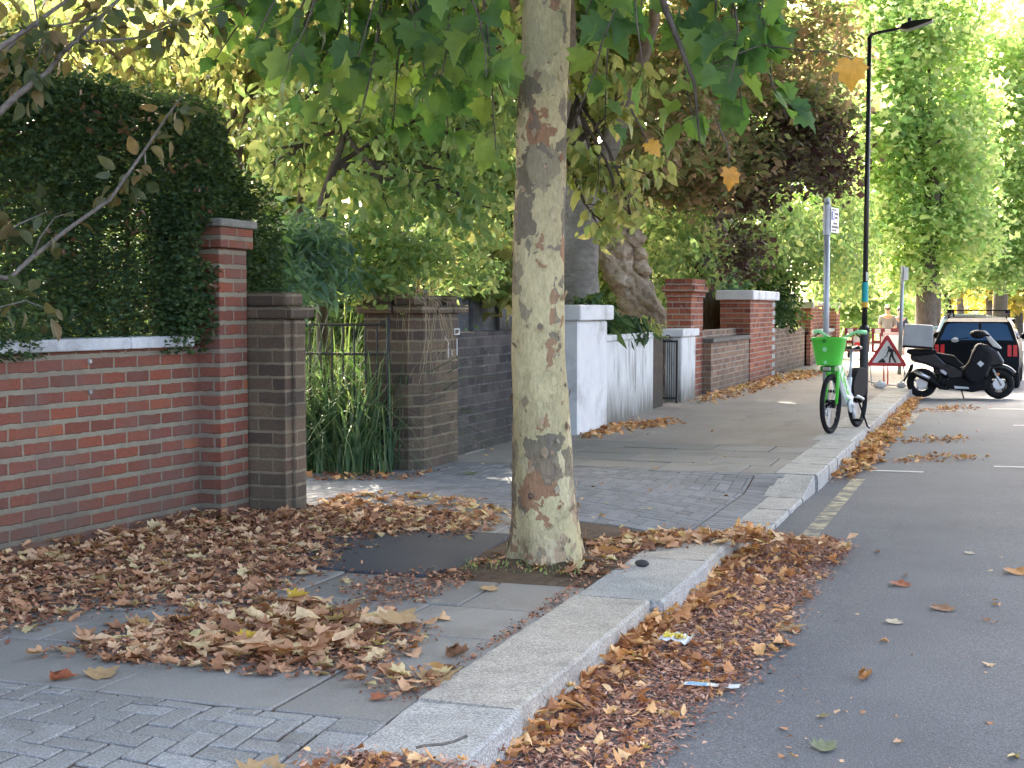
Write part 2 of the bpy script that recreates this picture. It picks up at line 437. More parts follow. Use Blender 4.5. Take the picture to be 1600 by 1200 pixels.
def herring(x0, x1, y0, y1, w=0.1025, rot=False):
    out = []
    ni = int((x1-x0)/w)+4; nj = int((y1-y0)/w)+4
    for r in range(-2, nj):
        for c in range(-2, ni):
            q = (c - r) % 4
            if q == 0: a = (x0+c*w, x0+(c+2)*w, y0+r*w, y0+(r+1)*w)
            elif q == 2: a = (x0+c*w, x0+(c+1)*w, y0+(r-1)*w, y0+(r+1)*w)
            else: continue
            a = (max(a[0], x0), min(a[1], x1), max(a[2], y0), min(a[3], y1))
            if a[1]-a[0] > 0.03 and a[3]-a[2] > 0.03: out.append(a)
    return out
def units(name, rects, m, gap=0.004, bev=0.004, jz=0.0025, depth=0.03, zf=zpav, lift=0.0, wob=0.0):
    v = []; f = []; rn = []
    for a in rects:
        x0, x1, y0, y1 = a[0]+gap, a[1]-gap, a[2]+gap, a[3]-gap
        dz = random.uniform(-jz, jz) + lift; tx = random.uniform(-jz, jz); ty = random.uniform(-jz, jz)
        b = len(v); r = random.random()
        J = lambda: random.uniform(-wob, wob)
        cs = [(x0+J(), y0+J()), (x1+J(), y0+J()), (x1+J(), y1+J()), (x0+J(), y1+J())]; cx = (x0+x1)/2; cy = (y0+y1)/2
        for lev in range(3):
            for k, (x, y) in enumerate(cs):
                sx = 1 if x > cx else -1; sy = 1 if y > cy else -1
                z = zf(x, y) + dz + sx*tx + sy*ty
                if lev == 0: v.append((x - sx*bev, y - sy*bev, z))
                elif lev == 1: v.append((x, y, z - bev))
                else: v.append((x, y, z - depth))
                rn.append(r)
        f.append((b, b+1, b+2, b+3))
        for l in (0, 4):
            for k in range(4): f.append((b+l+k, b+l+4+k, b+l+4+(k+1) % 4, b+l+(k+1) % 4))
    me = bpy.data.meshes.new(name); me.from_pydata(v, [], f)
    at_ = me.attributes.new('rnd', 'FLOAT', 'POINT'); at_.data.foreach_set('value', rn)
    me.materials.append(m); me.update()
    o = link(name, me); return tag(o, kind='structure')
M_block = block_mat('block_paver', [(0.0, (0.225, 0.222, 0.205)), (0.5, (0.265, 0.263, 0.248)), (1.0, (0.315, 0.313, 0.298))], 0.75, 130, stain=(0.13, 0.11, 0.09))
M_block2 = block_mat('worn_block_paver', [(0.0, (0.185, 0.188, 0.19)), (1.0, (0.25, 0.255, 0.26))], 0.5, 130, stain=(0.13, 0.12, 0.11))
M_slab = block_mat('paving_slab', [(0.0, (0.215, 0.205, 0.185)), (1.0, (0.285, 0.275, 0.25))], 0.4, 130, stain=(0.15, 0.13, 0.11))
rec = herring(-6.2, -2.2025, 1.9, 4.44)
rec += [(-2.2025, -2.02, y, min(y+0.2, 4.44)) for y in np.arange(1.9, 4.4, 0.2)]
units('block_paving', rec, M_block, gap=0.0058, wob=0.002)
rec = herring(-6.4, -2.06, 9.55, 12.2)
rec += [(x, x+0.1, 9.33, 9.54) for x in np.arange(-6.4, -2.0, 0.1)] + [(x, x+0.2, 12.21, 12.31) for x in np.arange(-6.4, -1.9, 0.2)]
rec += [(-2.05, -1.845, y, y+0.1) for y in np.arange(9.33, 12.3, 0.1)]
units('block_paving', rec, M_block2, gap=0.003, jz=0.0015)
# flagstones, broken courses
fl = []
def flags(y0, y1, rows, x0=-5.9, x1=-2.03, holes=()):
    ys = np.linspace(y0, y1, rows+1)
    for j in range(rows):
        x = x0 - random.uniform(0, .5)
        while x < x1:
            wd = random.choice([0.6, 0.75, 0.9]); a = (max(x, x0), min(x+wd, x1), ys[j], ys[j+1]); x += wd
            if x1 - a[1] < .12: a = (a[0], x1, a[2], a[3])
            if a[1]-a[0] < .08: continue
            if any(a[0] < h[1]-.02 and a[1] > h[0]+.02 and a[2] < h[3]-.02 and a[3] > h[2]+.02 for h in holes): continue
            fl.append(a)
flags(4.45, 6.95, 4)
for a in [(-5.9, -4.6), (-4.6, -4.0)]: fl.append((a[0], a[1], 6.95, 8.0))
for x in np.arange(-5.9, -3.1, .7): fl.append((x, min(x+.7, -2.95), 8.45, 9.32))
flags(12.32, 14.8, 4, x1=-1.9)
units('paving_slabs', fl, M_slab, gap=0.006, bev=0.005, jz=0.003, wob=0.006)
pb = MB(); outl = [(-4.0, 6.97), (-2.98, 6.97), (-2.86, 7.25), (-2.92, 7.9), (-2.95, 8.43), (-4.0, 8.43), (-4.05, 7.7)]
pb.prism(outl, (0, 0, -0.004), (1, 0, 0), (0, 1, 0), (0, 0, 0.012)); tag(pb.build('asphalt_patch', M_patch, bevel=0.004), kind='structure')
sb = MB()
n = 26
for j in range(n+1):
    for i in range(n+1):
        x = -2.93 + 0.92*i/n; y = 6.97 + 2.33*j/n; d = math.hypot(x+2.46, y-7.62)
        sb.v.append((x, y, zpav(x, y) - 0.008 + 0.05*math.exp(-(d/.33)**2) + random.uniform(-.005, .008)))
for j in range(n):
    for i in range(n): a = j*(n+1)+i; sb.f.append((a, a+1, a+n+2, a+n+1)); sb.uv.append([(0, 0)]*4)
tag(sb.build('tree_pit_soil', M_soil), kind='structure')

# kerb stones
M_gran = stone('kerb_granite', (0.33, 0.305, 0.26), (0.46, 0.43, 0.37), 0.75, 6, dirt=(0.17, 0.15, 0.13), fine=110, bumps=0.5)
M_gran2 = stone('kerb_granite_blue', (0.32, 0.31, 0.285), (0.44, 0.43, 0.395), 0.8, 6, fine=110, bumps=0.5)
def kerb(y0, y1, x0=-2.02, x1=-1.6, zt=0.004, zb=-0.30, mt=None, sk=0.0, zt2=None):
    zt2 = zt if zt2 is None else zt2; g = .008; k = MB(); nx = 5; ny = max(3, int((y1-y0)/.12)); r = random.Random(y0)
    vs = []
    for j in range(ny+1):
        for i in range(nx+1):
            y = y0+g + (y1-y0-2*g)*j/ny; x = x0 + (x1-x0)*i/nx + sk*(y-y0)
            z = zt + (zt2-zt)*j/ny + r.uniform(-.003, .003)
            if i == nx: z -= 0.012; x += r.uniform(-.006, .004)
            if i == nx-1: x = x0 + (x1-x0)*.96 + sk*(y-y0)
            vs.append((x, y, z))
    fs = [(j*(nx+1)+i, j*(nx+1)+i+1, (j+1)*(nx+1)+i+1, (j+1)*(nx+1)+i) for j in range(ny) for i in range(nx)]
    b = len(vs)
    for j in range(ny+1): x, y, z = vs[j*(nx+1)+nx]; vs.append((x + .006*r.uniform(0, 1), y, z-.05)); vs.append((x+.002, y, zb))
    for j in range(ny):
        e = j*(nx+1)+nx; e2 = e+nx+1
        fs += [(e, b+2*j, b+2*j+2, e2), (b+2*j, b+2*j+1, b+2*j+3, b+2*j+2)]
    for j in (0, ny):            # the two end faces
        p = [vs[j*(nx+1)+i] for i in range(nx+1)]; c = len(vs)
        vs += p + [(q[0], q[1], zb) for q in p]
        for i in range(nx): fs.append((c+i, c+i+1, c+nx+2+i, c+nx+1+i))
    k.mesh(vs, fs); o = k.build('kerb', mt or M_gran, smooth=True)
    o.data.polygons.foreach_set('use_smooth', [False]*len(o.data.polygons))
    return tag(o, kind='structure')
kerb(3.2, 4.12, -2.02, -1.63, -0.112, mt=M_gran2, zt2=-0.105)
kerb(4.14, 4.72, -2.02, -1.62, -0.012, mt=M_gran2, zt2=0.006)
kerb(4.73, 6.74, -2.03, -1.64, 0.006)
kerb(6.76, 7.92, -2.03, -1.58, 0.002, mt=M_gran2)
kerb(7.93, 8.76, -2.03, -1.60, 0.0, zt2=-0.008)
kerb(8.77, 9.5, -1.98, -1.58, -0.012, zt2=-0.112)
yy = 9.51
while yy < 11.6:
    kerb(yy, min(yy+.70, 11.63), -1.84, -1.56, -0.112, mt=M_gran2); yy += .705
kerb(11.64, 12.34, -1.88, -1.55, -0.112, mt=M_gran2, zt2=0.0)
for y0, y1 in ((12.36, 13.2), (13.2, 13.85), (13.85, 14.7), (14.7, 15.6)): kerb(y0, y1, -1.9, -1.53, 0.004, mt=M_gran2)
yy = 15.6
while yy < 46:
    L_ = random.uniform(.7, 1.0); kerb(yy, yy+L_, -2.0, -1.57, 0.004, mt=random.choice([M_gran, M_gran2])); yy += L_
kerb(yy, 120, -2.0, -1.57, 0.004)
# painted lines
def paint(name, c, wear):
    m, nt, b = newmat(name); P = pos(nt); n1 = noise(nt, P, 9, 6, .7); n2 = noise(nt, P, 160, 2, .8)
    k = mixc(nt, step(nt, math_(nt, 'ADD', math_(nt, 'MULTIPLY', n1, .7), math_(nt, 'MULTIPLY', n2, .3)), wear-.08, wear+.05), (0.10, 0.105, 0.11), c)
    nt.links.new(k, b.inputs['Base Color']); b.inputs['Roughness'].default_value = .8; return m
M_yel = paint('worn_yellow_paint', (0.44, 0.40, 0.25), 0.53); M_wht = paint('white_road_paint', (0.62, 0.62, 0.58), 0.36)
def marking(x0, x1, y0, y1, m, name='road_marking'):
    g = MB(); q = 12
    g.mesh([(x0+(x1-x0)*i/q, y, ROADZ(x0+(x1-x0)*i/q)+.005) for y in (y0, y1) for i in range(q+1)], [(i, i+1, q+2+i, q+1+i) for i in range(q)])
    tag(g.build(name, m), kind='structure')
marking(-1.34, -1.22, 9.4, 13.4, M_yel); marking(-1.33, -1.22, 18.6, 22.0, M_yel)
marking(-1.24, -0.74, 14.10, 14.19, M_wht); marking(-0.1, 0.5, 14.80, 14.89, M_wht)
marking(-1.2, -0.62, 22.75, 22.87, M_wht); marking(-0.25, 0.4, 23.3, 23.42, M_wht); marking(0.1, 0.7, 20.1, 20.2, M_wht)

# ================================================================== WALLS AND PIERS
M_red = brick('red_brick', [(0.0, (0.19, 0.075, 0.052)), (0.3, (0.26, 0.088, 0.056)), (0.6, (0.30, 0.095, 0.056)), (0.85, (0.23, 0.088, 0.065)), (0.97, (0.36, 0.12, 0.06)), (1.0, (0.46, 0.155, 0.07))], (0.30, 0.27, 0.195), ms=.019, dirt=(0.17, 0.125, 0.105), dirt_amt=.55, low=.5)
M_red2 = brick('warm_red_brick', [(0.0, (0.20, 0.06, 0.04)), (0.4, (0.34, 0.10, 0.055)), (0.7, (0.44, 0.15, 0.075)), (1.0, (0.30, 0.09, 0.06))], (0.38, 0.33, 0.26), dirt_amt=.3, low=.2, white=.35)
M_dark = brick('sooty_stock_brick', [(0.0, (0.095, 0.072, 0.055)), (0.4, (0.15, 0.11, 0.075)), (0.7, (0.19, 0.14, 0.09)), (1.0, (0.12, 0.075, 0.055))], (0.25, 0.21, 0.14), dirt=(0.05, 0.045, 0.04), dirt_amt=.5, low=.2)
M_blk = brick('blackened_brick', [(0.0, (0.045, 0.041, 0.040)), (0.6, (0.078, 0.071, 0.069)), (1.0, (0.11, 0.095, 0.09))], (0.12, 0.115, 0.11), dirt=(0.035, 0.033, 0.032), dirt_amt=.6, low=.25, white=.25)
M_stock = brick('mottled_stock_brick', [(0.0, (0.16, 0.10, 0.065)), (0.4, (0.28, 0.17, 0.105)), (0.7, (0.34, 0.22, 0.14)), (1.0, (0.22, 0.11, 0.075))], (0.36, 0.32, 0.26), dirt=(0.12, 0.105, 0.09), dirt_amt=.5, low=.25, white=.3)
M_cap = stone('weathered_coping', (0.30, 0.31, 0.29), (0.52, 0.53, 0.50), 0.2, 5, dirt=(0.06, 0.06, 0.055))
M_cope = stone('mouldy_white_coping', (0.50, 0.53, 0.53), (0.70, 0.73, 0.73), 0.25, 9, dirt=(0.10, 0.10, 0.09))
M_rend = stone('white_render', (0.60, 0.61, 0.59), (0.72, 0.72, 0.69), 0.10, 3, dirt=(0.085, 0.08, 0.05), streak=True, bumps=.25)
M_white = stone('white_paint_masonry', (0.66, 0.67, 0.66), (0.78, 0.77, 0.74), 0.08, 4, dirt=(0.27, 0.255, 0.21), bumps=.3)
M_cem = stone('grey_cement', (0.10, 0.095, 0.085), (0.16, 0.15, 0.13), 0.25, 6)
M_wood = stone('dark_wet_timber', (0.035, 0.026, 0.02), (0.09, 0.062, 0.042), 0.3, 10, streak=True, dirt=(0.03, .03, .022))

def courses(mb, x0, x1, y0, y1, spec):
    """stepped (corbelled) head: (projection, z0, z1)"""
    for p, a, b in spec: mb.box(x0-p, x1+p, y0-p, y1+p, a, b)
t = thing('brick_wall', 'long red brick garden wall with pale stone coping, nearest on the left under the hedge', 'wall', (-5.5, 5.0, 0))
wall_t = t
MB().box(-5.63, -5.40, 0.5, 8.45, -.1, 1.185).build('wall', M_red, t)
c = MB(); y = 0.5
while y < 8.36:
    y1 = min(y+.9, 8.36); c.box(-5.68, -5.355, y+.003, y1-.003, 1.187, 1.262); y = y1
c.build('coping', M_cope, t, bevel=.01)
for z in (1.12, .93):
    q = MB().tube([(-5.41, 7.35, z), (-5.385, 7.35, z)], .014, 8); q.build('wall_tie', M_cap, t)
wall_t.rotation_euler.z = -0.085; wall_t.location.x = -5.645      # the wall runs a little askew
t = thing('brick_pier', 'tall red brick pier with grey stone cap at the end of the hedge', 'pier', (-5.27, 8.6, 0))
p = MB().box(-5.44, -5.08, 8.43, 8.80, -.1, 1.86); courses(p, -5.44, -5.08, 8.43, 8.80, [(.035, 1.862, 2.0)]); p.build('shaft', M_red, t, bevel=.006)
MB().box(-5.50, -5.025, 8.37, 8.87, 2.003, 2.06).build('cap', stone('mossy_grey_cap', (.16, .165, .14), (.30, .30, .27), .3, 7, dirt=(.06, .065, .04)), t, bevel=.015)
MB().tube([(-5.36, 8.33, .0), (-5.36, 8.34, .16)], .035, 10).build('drain_pipe', M_blk, t)
t = thing('brick_pier', 'short sooty brown gate pier touching the tall red pier', 'pier', (-4.98, 9.0, 0))
p = MB().box(-5.25, -4.80, 8.83, 9.14, -.1, 1.37); p.box(-5.22, -4.775, 8.93, 9.10, -.1, 1.365); p.build('shaft', M_dark, t, bevel=.008)
p = MB().box(-5.29, -4.74, 8.82, 9.18, 1.373, 1.46); p.box(-5.23, -4.80, 8.85, 9.12, 1.462, 1.56); p.build('cap', M_dark, t, bevel=.02)
t = thing('brick_pier', 'crumbling dark brown gate pier with dry grass hanging from its broken head', 'pier', (-5.18, 12.0, 0))
p = MB().prism([(-5.45, 11.5), (-5.02, 11.5), (-4.92, 11.62), (-4.92, 12.45), (-5.0, 12.55), (-5.45, 12.55)], (0, 0, .65), (1, 0, 0), (0, 1, 0), (0, 0, .75))
# uv for the brick courses
p.uv = []
for f in p.f:
    P_ = [p.v[i] for i in f]; d = [max(q[k] for q in P_)-min(q[k] for q in P_) for k in range(3)]
    p.uv.append([(q[0]+q[1], q[2]) if d[2] > .01 else (q[0], q[1]) for q in P_])
p.build('shaft', M_dark, t, bevel=.006)
p = MB()
for i, (x0, x1, y0, y1, z0, z1) in enumerate([(-5.5, -5.16, 11.42, 11.9, 1.40, 1.475), (-5.15, -4.86, 11.45, 11.8, 1.402, 1.47), (-5.13, -4.86, 11.84, 12.2, 1.40, 1.46), (-5.14, -4.87, 12.24, 12.62, 1.40, 1.475), (-5.48, -5.17, 11.95, 12.6, 1.40, 1.47),
        (-5.45, -5.18, 11.47, 11.72, 1.478, 1.575), (-5.16, -4.95, 11.49, 11.78, 1.475, 1.57), (-5.14, -4.96, 11.83, 12.14, 1.464, 1.56), (-5.13, -4.95, 12.26, 12.52, 1.478, 1.565), (-5.44, -5.19, 11.98, 12.5, 1.473, 1.57)]):
    p.box(x0, x1, y0, y1, z0, z1)
p.build('cap', M_dark, t, bevel=.012)
for a, b in [((12.20, 1.13), (12.20, .98)), ((12.20, 1.13), (12.12, 1.18)), ((12.42, 1.16), (12.42, 1.0)), ((12.36, 1.2), (12.48, 1.2)), ((12.36, 1.2), (12.36, 1.25)), ((12.36, 1.25), (12.48, 1.25)), ((12.48, 1.25), (12.48, 1.2)), ((12.29, 1.05), (12.29, 1.0))]:
    MB().tube([(-4.917, a[0], a[1]), (-4.917, b[0], b[1])], .006, 5).build('chalk_stroke', M_white, t)
t = thing('brick_wall', 'blackened brick wall between the crumbling pier and the plane tree', 'wall', (-5.2, 13.9, 0))
MB().box(-5.32, -5.07, 12.57, 15.28, -.1, 1.205).build('wall', M_blk, t, bevel=.006)
t = thing('timber_fence', 'grey slatted timber fence rising behind the blackened wall', 'fence', (-5.75, 14.5, 0))
M_fence = stone('weathered_fence_timber', (0.10, 0.105, 0.11), (0.19, 0.195, 0.20), 0.25, 9, streak=True, dirt=(.06, .06, .055))
p = MB(); y = 13.0
while y < 16.3: p.box(-5.70, -5.675, y, y+.42, 0.1, 1.58 - .01*(y-13)); y += .43
p.build('board_panel', M_fence, t)
y = 13.0
while y < 16.4: MB().box(-5.67, -5.62, y-.02, y+.03, 0.1, 1.6).build('batten', M_fence, t); y += .86
MB().box(-5.74, -5.6, 12.95, 16.4, 1.605, 1.635).build('rail', M_fence, t)
# white gate pier, half its render gone
t = thing('gate_pier', 'white painted pier with flaking brick side and thick cap, just past the plane tree', 'pier', (-4.8, 16.0, 0))
MB().box(-5.12, -4.60, 15.36, 16.62, -.1, 1.3).build('shaft', M_white, t, bevel=.03)
MB().box(-5.14, -4.85, 15.325, 15.355, .0, 1.3).build('exposed_brick', M_red, t)
p = MB(); p.prism([(-5.14, .25), (-4.86, .42), (-4.85, .95), (-4.88, 1.08), (-5.14, 1.05)], (0, 15.318, 0), (1, 0, 0), (0, 0, 1), (0, .006, 0)); p.build('cement_patch', M_cem, t)
p = MB(); p.prism([(-4.85, .0), (-4.60, 0), (-4.60, 1.3), (-4.85, 1.3), (-4.84, .9), (-4.87, .6), (-4.80, .35)], (0, 15.345, 0), (1, 0, 0), (0, 0, 1), (0, .018, 0)); p.build('paint_strip', M_white, t)
MB().box(-5.16, -4.54, 15.27, 16.70, 1.303, 1.485).build('cap', M_white, t, bevel=.02)
t = thing('rendered_wall', 'low white rendered wall with green damp stains at its foot', 'wall', (-4.8, 18.0, 0))
MB().box(-4.92, -4.70, 16.63, 19.38, -.1, 1.03).build('wall', M_rend, t)
MB().box(-4.95, -4.67, 16.66, 19.38, 1.032, 1.11).build('coping', M_rend, t, bevel=.015)
t = thing('gate_post', 'dark rotting timber gate post at the end of the white wall', 'post', (-4.86, 19.9, 0))
MB().box(-4.96, -4.78, 19.45, 20.35, -.05, 1.02).build('post', M_wood, t, bevel=.02)
t = thing('gate_pier', 'slim white pier with flat white cap behind the narrow iron gate', 'pier', (-4.8, 21.7, 0))
MB().box(-4.97, -4.70, 21.22, 22.25, -.1, 1.0).build('shaft', M_rend, t, bevel=.02)
MB().box(-5.02, -4.66, 21.15, 22.36, 1.003, 1.125).build('cap', M_white, t, bevel=.02)
M_iron = plain('black_ironwork', (0.018, 0.018, 0.02), .55, .0, .5, .3)
t = thing('iron_gate', 'narrow black iron gate with thin upright bars before the slim white pier', 'gate', (-4.82, 21.0, 0))
for k in range(7): MB().tube([(-4.98+.035*k, 21.02, .05), (-4.98+.035*k, 21.02, .93)], .007, 6).build('bar', M_iron, t)
p = MB().box(-5.0, -4.72, 21.0, 21.04, .925, .955); p.box(-5.0, -4.72, 21.0, 21.04, .06, .09); p.box(-4.74, -4.71, 20.99, 21.05, .0, .96); p.build('gate_frame', M_iron, t)
p = MB(); p.torus((-4.87, 21.02, 1.0), (0, 1, 0), .035, .008, 14, 6); p.torus((-4.92, 21.02, .975), (0, 1, 0), .02, .006, 12, 6); p.torus((-4.82, 21.02, .975), (0, 1, 0), .02, .006, 12, 6); p.build('scroll_finial', M_iron, t)
t = thing('brick_pier', 'tall orange red brick pier with stepped brick head, behind the slim white pier', 'pier', (-5.0, 22.9, 0))
p = MB().box(-5.22, -4.82, 22.45, 23.4, -.1, 1.62); p.build('shaft', M_red2, t, bevel=.006)
p = MB(); courses(p, -5.22, -4.82, 22.45, 23.4, [(.03, 1.622, 1.70), (.075, 1.702, 1.80), (.03, 1.802, 1.92)]); p.build('cap', M_red2, t, bevel=.015)
t = thing('brick_wall', 'low mottled stock brick wall between the two tall orange red piers', 'wall', (-4.8, 25.2, 0))
MB().box(-4.92, -4.68, 23.41, 27.08, -.1, .86).build('wall', M_stock, t)
MB().box(-4.98, -4.64, 23.41, 27.06, .862, .93).build('coping', M_cem, t, bevel=.01)
MB().box(-5.1, -4.93, 23.41, 27.08, .3, 1.06).build('backing_wall', M_stock, t)
t = thing('brick_pier', 'broad orange red brick pier with white stone cap and pale toothed edge', 'pier', (-4.95, 28.6, 0))
MB().box(-5.25, -4.66, 27.1, 30.1, -.1, 1.6).build('shaft', M_red2, t, bevel=.006)
q = MB()
for k in range(9): q.box(-4.70, -4.652, 29.75, 30.12, .03+.18*k, .12+.18*k)
q.build('quoin', M_cap, t)
MB().box(-5.33, -4.58, 27.0, 30.25, 1.603, 1.79).build('cap', M_white, t, bevel=.03)
t = thing('brick_wall', 'low grey brick wall beneath the dark ivy, beyond the broad white capped pier', 'wall', (-4.85, 33, 0))
MB().box(-4.98, -4.76, 30.26, 35.6, -.1, 1.0).build('wall', M_stock, t)
t = thing('brick_wall', 'sunny orange brick wall with pale ledge behind the green bicycle', 'wall', (-4.8, 38, 0))
MB().box(-4.92, -4.72, 35.62, 41.2, -.25, .78).build('wall', M_stock, t)
MB().box(-4.96, -4.66, 35.62, 41.2, .782, .86).build('ledge', M_cap, t, bevel=.01)
MB().box(-5.2, -4.98, 35.62, 41.2, .4, 1.5).build('backing_wall', M_red2, t)
for y0, lab in ((35.0, 'far orange brick pier seen left of the grey sign post'), (41.2, 'farthest orange brick pier seen just right of the grey sign post')):
    t = thing('brick_pier', lab, 'pier', (-4.85, y0+.4, 0))
    MB().box(-5.1, -4.62, y0+.62*(y0 < 36), y0+.9, -.2, 1.45).build('shaft', M_red2, t)
    MB().box(-5.15, -4.56, y0-.05+.62*(y0 < 36), y0+.95, 1.453, 1.6).build('cap', M_cap, t, bevel=.02)

# iron gate standing open between the two dark piers
t = thing('metal_gate', 'rusty black wrought iron garden gate lost in tall grass between the two dark brown piers', 'gate', (-5.6, 11.36, 0))
def at_gate(x, z): return (x, 11.36, z)
p = MB()
for z in (1.30, 1.04, .37, .1): p.tube([at_gate(-6.25, z), at_gate(-5.15, z)], .013, 6)
p.tube([at_gate(-5.15, .04), at_gate(-5.15, 1.36)], .018, 6); p.tube([at_gate(-6.25, .04), at_gate(-6.25, 1.36)], .018, 6); p.build('gate_frame', M_iron, t)
for k in range(9): MB().tube([at_gate(-6.14+.11*k, .37), at_gate(-6.14+.11*k, 1.3)], .008, 6).build('bar', M_iron, t)
p = MB()
for k in range(5): p.torus(at_gate(-6.1+.2*k, .235), (0, 1, 0), .095, .009, 18, 6)
p.build('scrollwork', M_iron, t)

# ================================================================== TREES
def bark_plane():
    m, nt, b = newmat('plane_bark')
    P = pos(nt)
    wn_ = nd(nt, 'ShaderNodeTexNoise'); wn_.inputs['Scale'].default_value = 9; wn_.inputs['Detail'].default_value = 5; nt.links.new(P, wn_.inputs['Vector'])
    ad = nd(nt, 'ShaderNodeVectorMath', operation='MULTIPLY_ADD'); nt.links.new(wn_.outputs['Color'], ad.inputs[0]); ad.inputs[1].default_value = (.20, .20, .26)
    nt.links.new(scalev(nt, P, (1, 1, .62)), ad.inputs[2])
    def cells(sc, off):
        mp = nd(nt, 'ShaderNodeMapping'); mp.inputs['Location'].default_value = off; nt.links.new(ad.outputs[0], mp.inputs['Vector'])
        v = nd(nt, 'ShaderNodeTexVoronoi'); v.inputs['Scale'].default_value = sc; nt.links.new(mp.outputs[0], v.inputs['Vector'])
        s = nd(nt, 'ShaderNodeSeparateColor'); nt.links.new(v.outputs['Color'], s.inputs[0]); return s.outputs[0]
    a = cells(7.6, (0, 0, 0)); d = cells(17, (3, 1, 2))
    n1 = noise(nt, P, 3.5, 4); n2 = noise(nt, scalev(nt, P, (1, 1, .4)), 60, 4, .7)
    base = ramp_of(nt, n1, [(0.3, (0.42, 0.355, 0.19)), (0.55, (0.54, 0.46, 0.25)), (0.75, (0.55, 0.465, 0.26))])
    A = ramp_of(nt, a, [(0.0, (0.17, 0.145, 0.10)), (0.14, (0.29, 0.25, 0.155)), (0.22, (0.48, 0.41, 0.22)), (0.5, (0.57, 0.485, 0.26)), (0.75, (0.44, 0.38, 0.215)), (0.9, (0.62, 0.53, 0.31)), (0.965, (0.33, 0.175, 0.095))], 'CONSTANT')
    c = mixc(nt, 0.9, base, A)
    k = ramp_of(nt, d, [(0.0, (1, 1, 1)), (0.07, (0, 0, 0))], 'CONSTANT')
    c = mixc(nt, math_(nt, 'MULTIPLY', k, .8), c, (0.19, 0.16, 0.12))
    k = ramp_of(nt, d, [(0.0, (0, 0, 0)), (0.955, (1, 1, 1))], 'CONSTANT')
    c = mixc(nt, math_(nt, 'MULTIPLY', k, .8), c, (0.30, 0.155, 0.085))
    sep = nd(nt, 'ShaderNodeSeparateXYZ'); nt.links.new(P, sep.inputs[0])
    # flaky old bark at the foot, darker brown down the wall side
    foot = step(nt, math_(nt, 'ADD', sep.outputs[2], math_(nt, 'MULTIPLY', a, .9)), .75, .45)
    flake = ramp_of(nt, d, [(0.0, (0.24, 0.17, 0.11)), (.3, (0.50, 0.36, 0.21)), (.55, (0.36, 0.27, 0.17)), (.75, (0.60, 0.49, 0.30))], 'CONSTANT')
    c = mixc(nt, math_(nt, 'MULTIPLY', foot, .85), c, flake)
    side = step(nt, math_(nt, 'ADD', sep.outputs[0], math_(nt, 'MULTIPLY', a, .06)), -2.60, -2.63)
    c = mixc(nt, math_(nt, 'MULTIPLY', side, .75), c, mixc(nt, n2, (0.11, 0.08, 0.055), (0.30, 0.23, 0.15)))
    c = mixc(nt, 0.55, c, ramp_of(nt, n2, [(0.3, (0.55,)*3), (0.7, (1.3,)*3)]), 'MULTIPLY')
    kn = nd(nt, 'ShaderNodeTexVoronoi'); kn.inputs['Scale'].default_value = 5.5; nt.links.new(P, kn.inputs['Vector'])
    kk = step(nt, math_(nt, 'ADD', kn.outputs['Distance'], math_(nt, 'MULTIPLY', n2, .06)), .14, .09)
    c = mixc(nt, math_(nt, 'MULTIPLY', kk, .75), c, (0.13, 0.10, 0.07))
    nt.links.new(c, b.inputs['Base Color']); b.inputs['Roughness'].default_value = .85; b.inputs['Specular IOR Level'].default_value = .25
    hh = math_(nt, 'ADD', math_(nt, 'ADD', a, d), math_(nt, 'MULTIPLY', n2, .8))
    bump(nt, b, math_(nt, 'ADD', hh, kk), 1.0, .016)
    return m
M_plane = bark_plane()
def bark(name, a, b_, sc=(1, 1, .3), scale=25, d=.02):
    m, nt, b = newmat(name); P = pos(nt)
    n = noise(nt, scalev(nt, P, sc), scale, 6, .7, .6); n1 = noise(nt, P, 2.5, 4)
    c = ramp_of(nt, n, [(.3, a), (.7, b_)]); c = mixc(nt, .5, c, ramp_of(nt, n1, [(.3, (.6,)*3), (.7, (1.3,)*3)]), 'MULTIPLY')
    nt.links.new(c, b.inputs['Base Color']); b.inputs['Roughness'].default_value = .9; b.inputs['Specular IOR Level'].default_value = .2
    bump(nt, b, n, .9, d); return m
M_bark = bark('grey_brown_bark', (0.055, 0.045, 0.036), (0.17, 0.14, 0.11))
M_grey = bark('smooth_grey_bark', (0.17, 0.155, 0.13), (0.30, 0.28, 0.24), (.8, .8, 1.6), 9, .02)
M_burr = bark('burred_bark', (0.30, 0.22, 0.15), (0.72, 0.60, 0.44), (1, 1, 1), 13, .05)
M_twig = bark('pale_twig_bark', (0.10, 0.085, 0.07), (0.26, 0.23, 0.19), (1, 1, 1), 40, .004)

G = lambda *c: [(i/(len(c)-1), q) for i, q in enumerate(c)]
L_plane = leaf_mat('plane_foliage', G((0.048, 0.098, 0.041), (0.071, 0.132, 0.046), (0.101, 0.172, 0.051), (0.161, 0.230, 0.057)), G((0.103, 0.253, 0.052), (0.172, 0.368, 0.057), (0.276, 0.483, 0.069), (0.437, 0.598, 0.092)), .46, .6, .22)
L_hedge = leaf_mat('hedge_foliage', G((0.026, 0.056, 0.029), (0.042, 0.088, 0.039), (0.065, 0.122, 0.045), (0.098, 0.147, 0.050)), None, .22, .6, .2)
L_yell = leaf_mat('yellowing_foliage', G((0.12, 0.19, 0.062), (0.185, 0.24, 0.078), (0.27, 0.30, 0.095), (0.38, 0.35, 0.12)), G((0.30, 0.46, 0.12), (0.45, 0.56, 0.15), (0.60, 0.60, 0.19), (0.74, 0.64, 0.24)), .52)
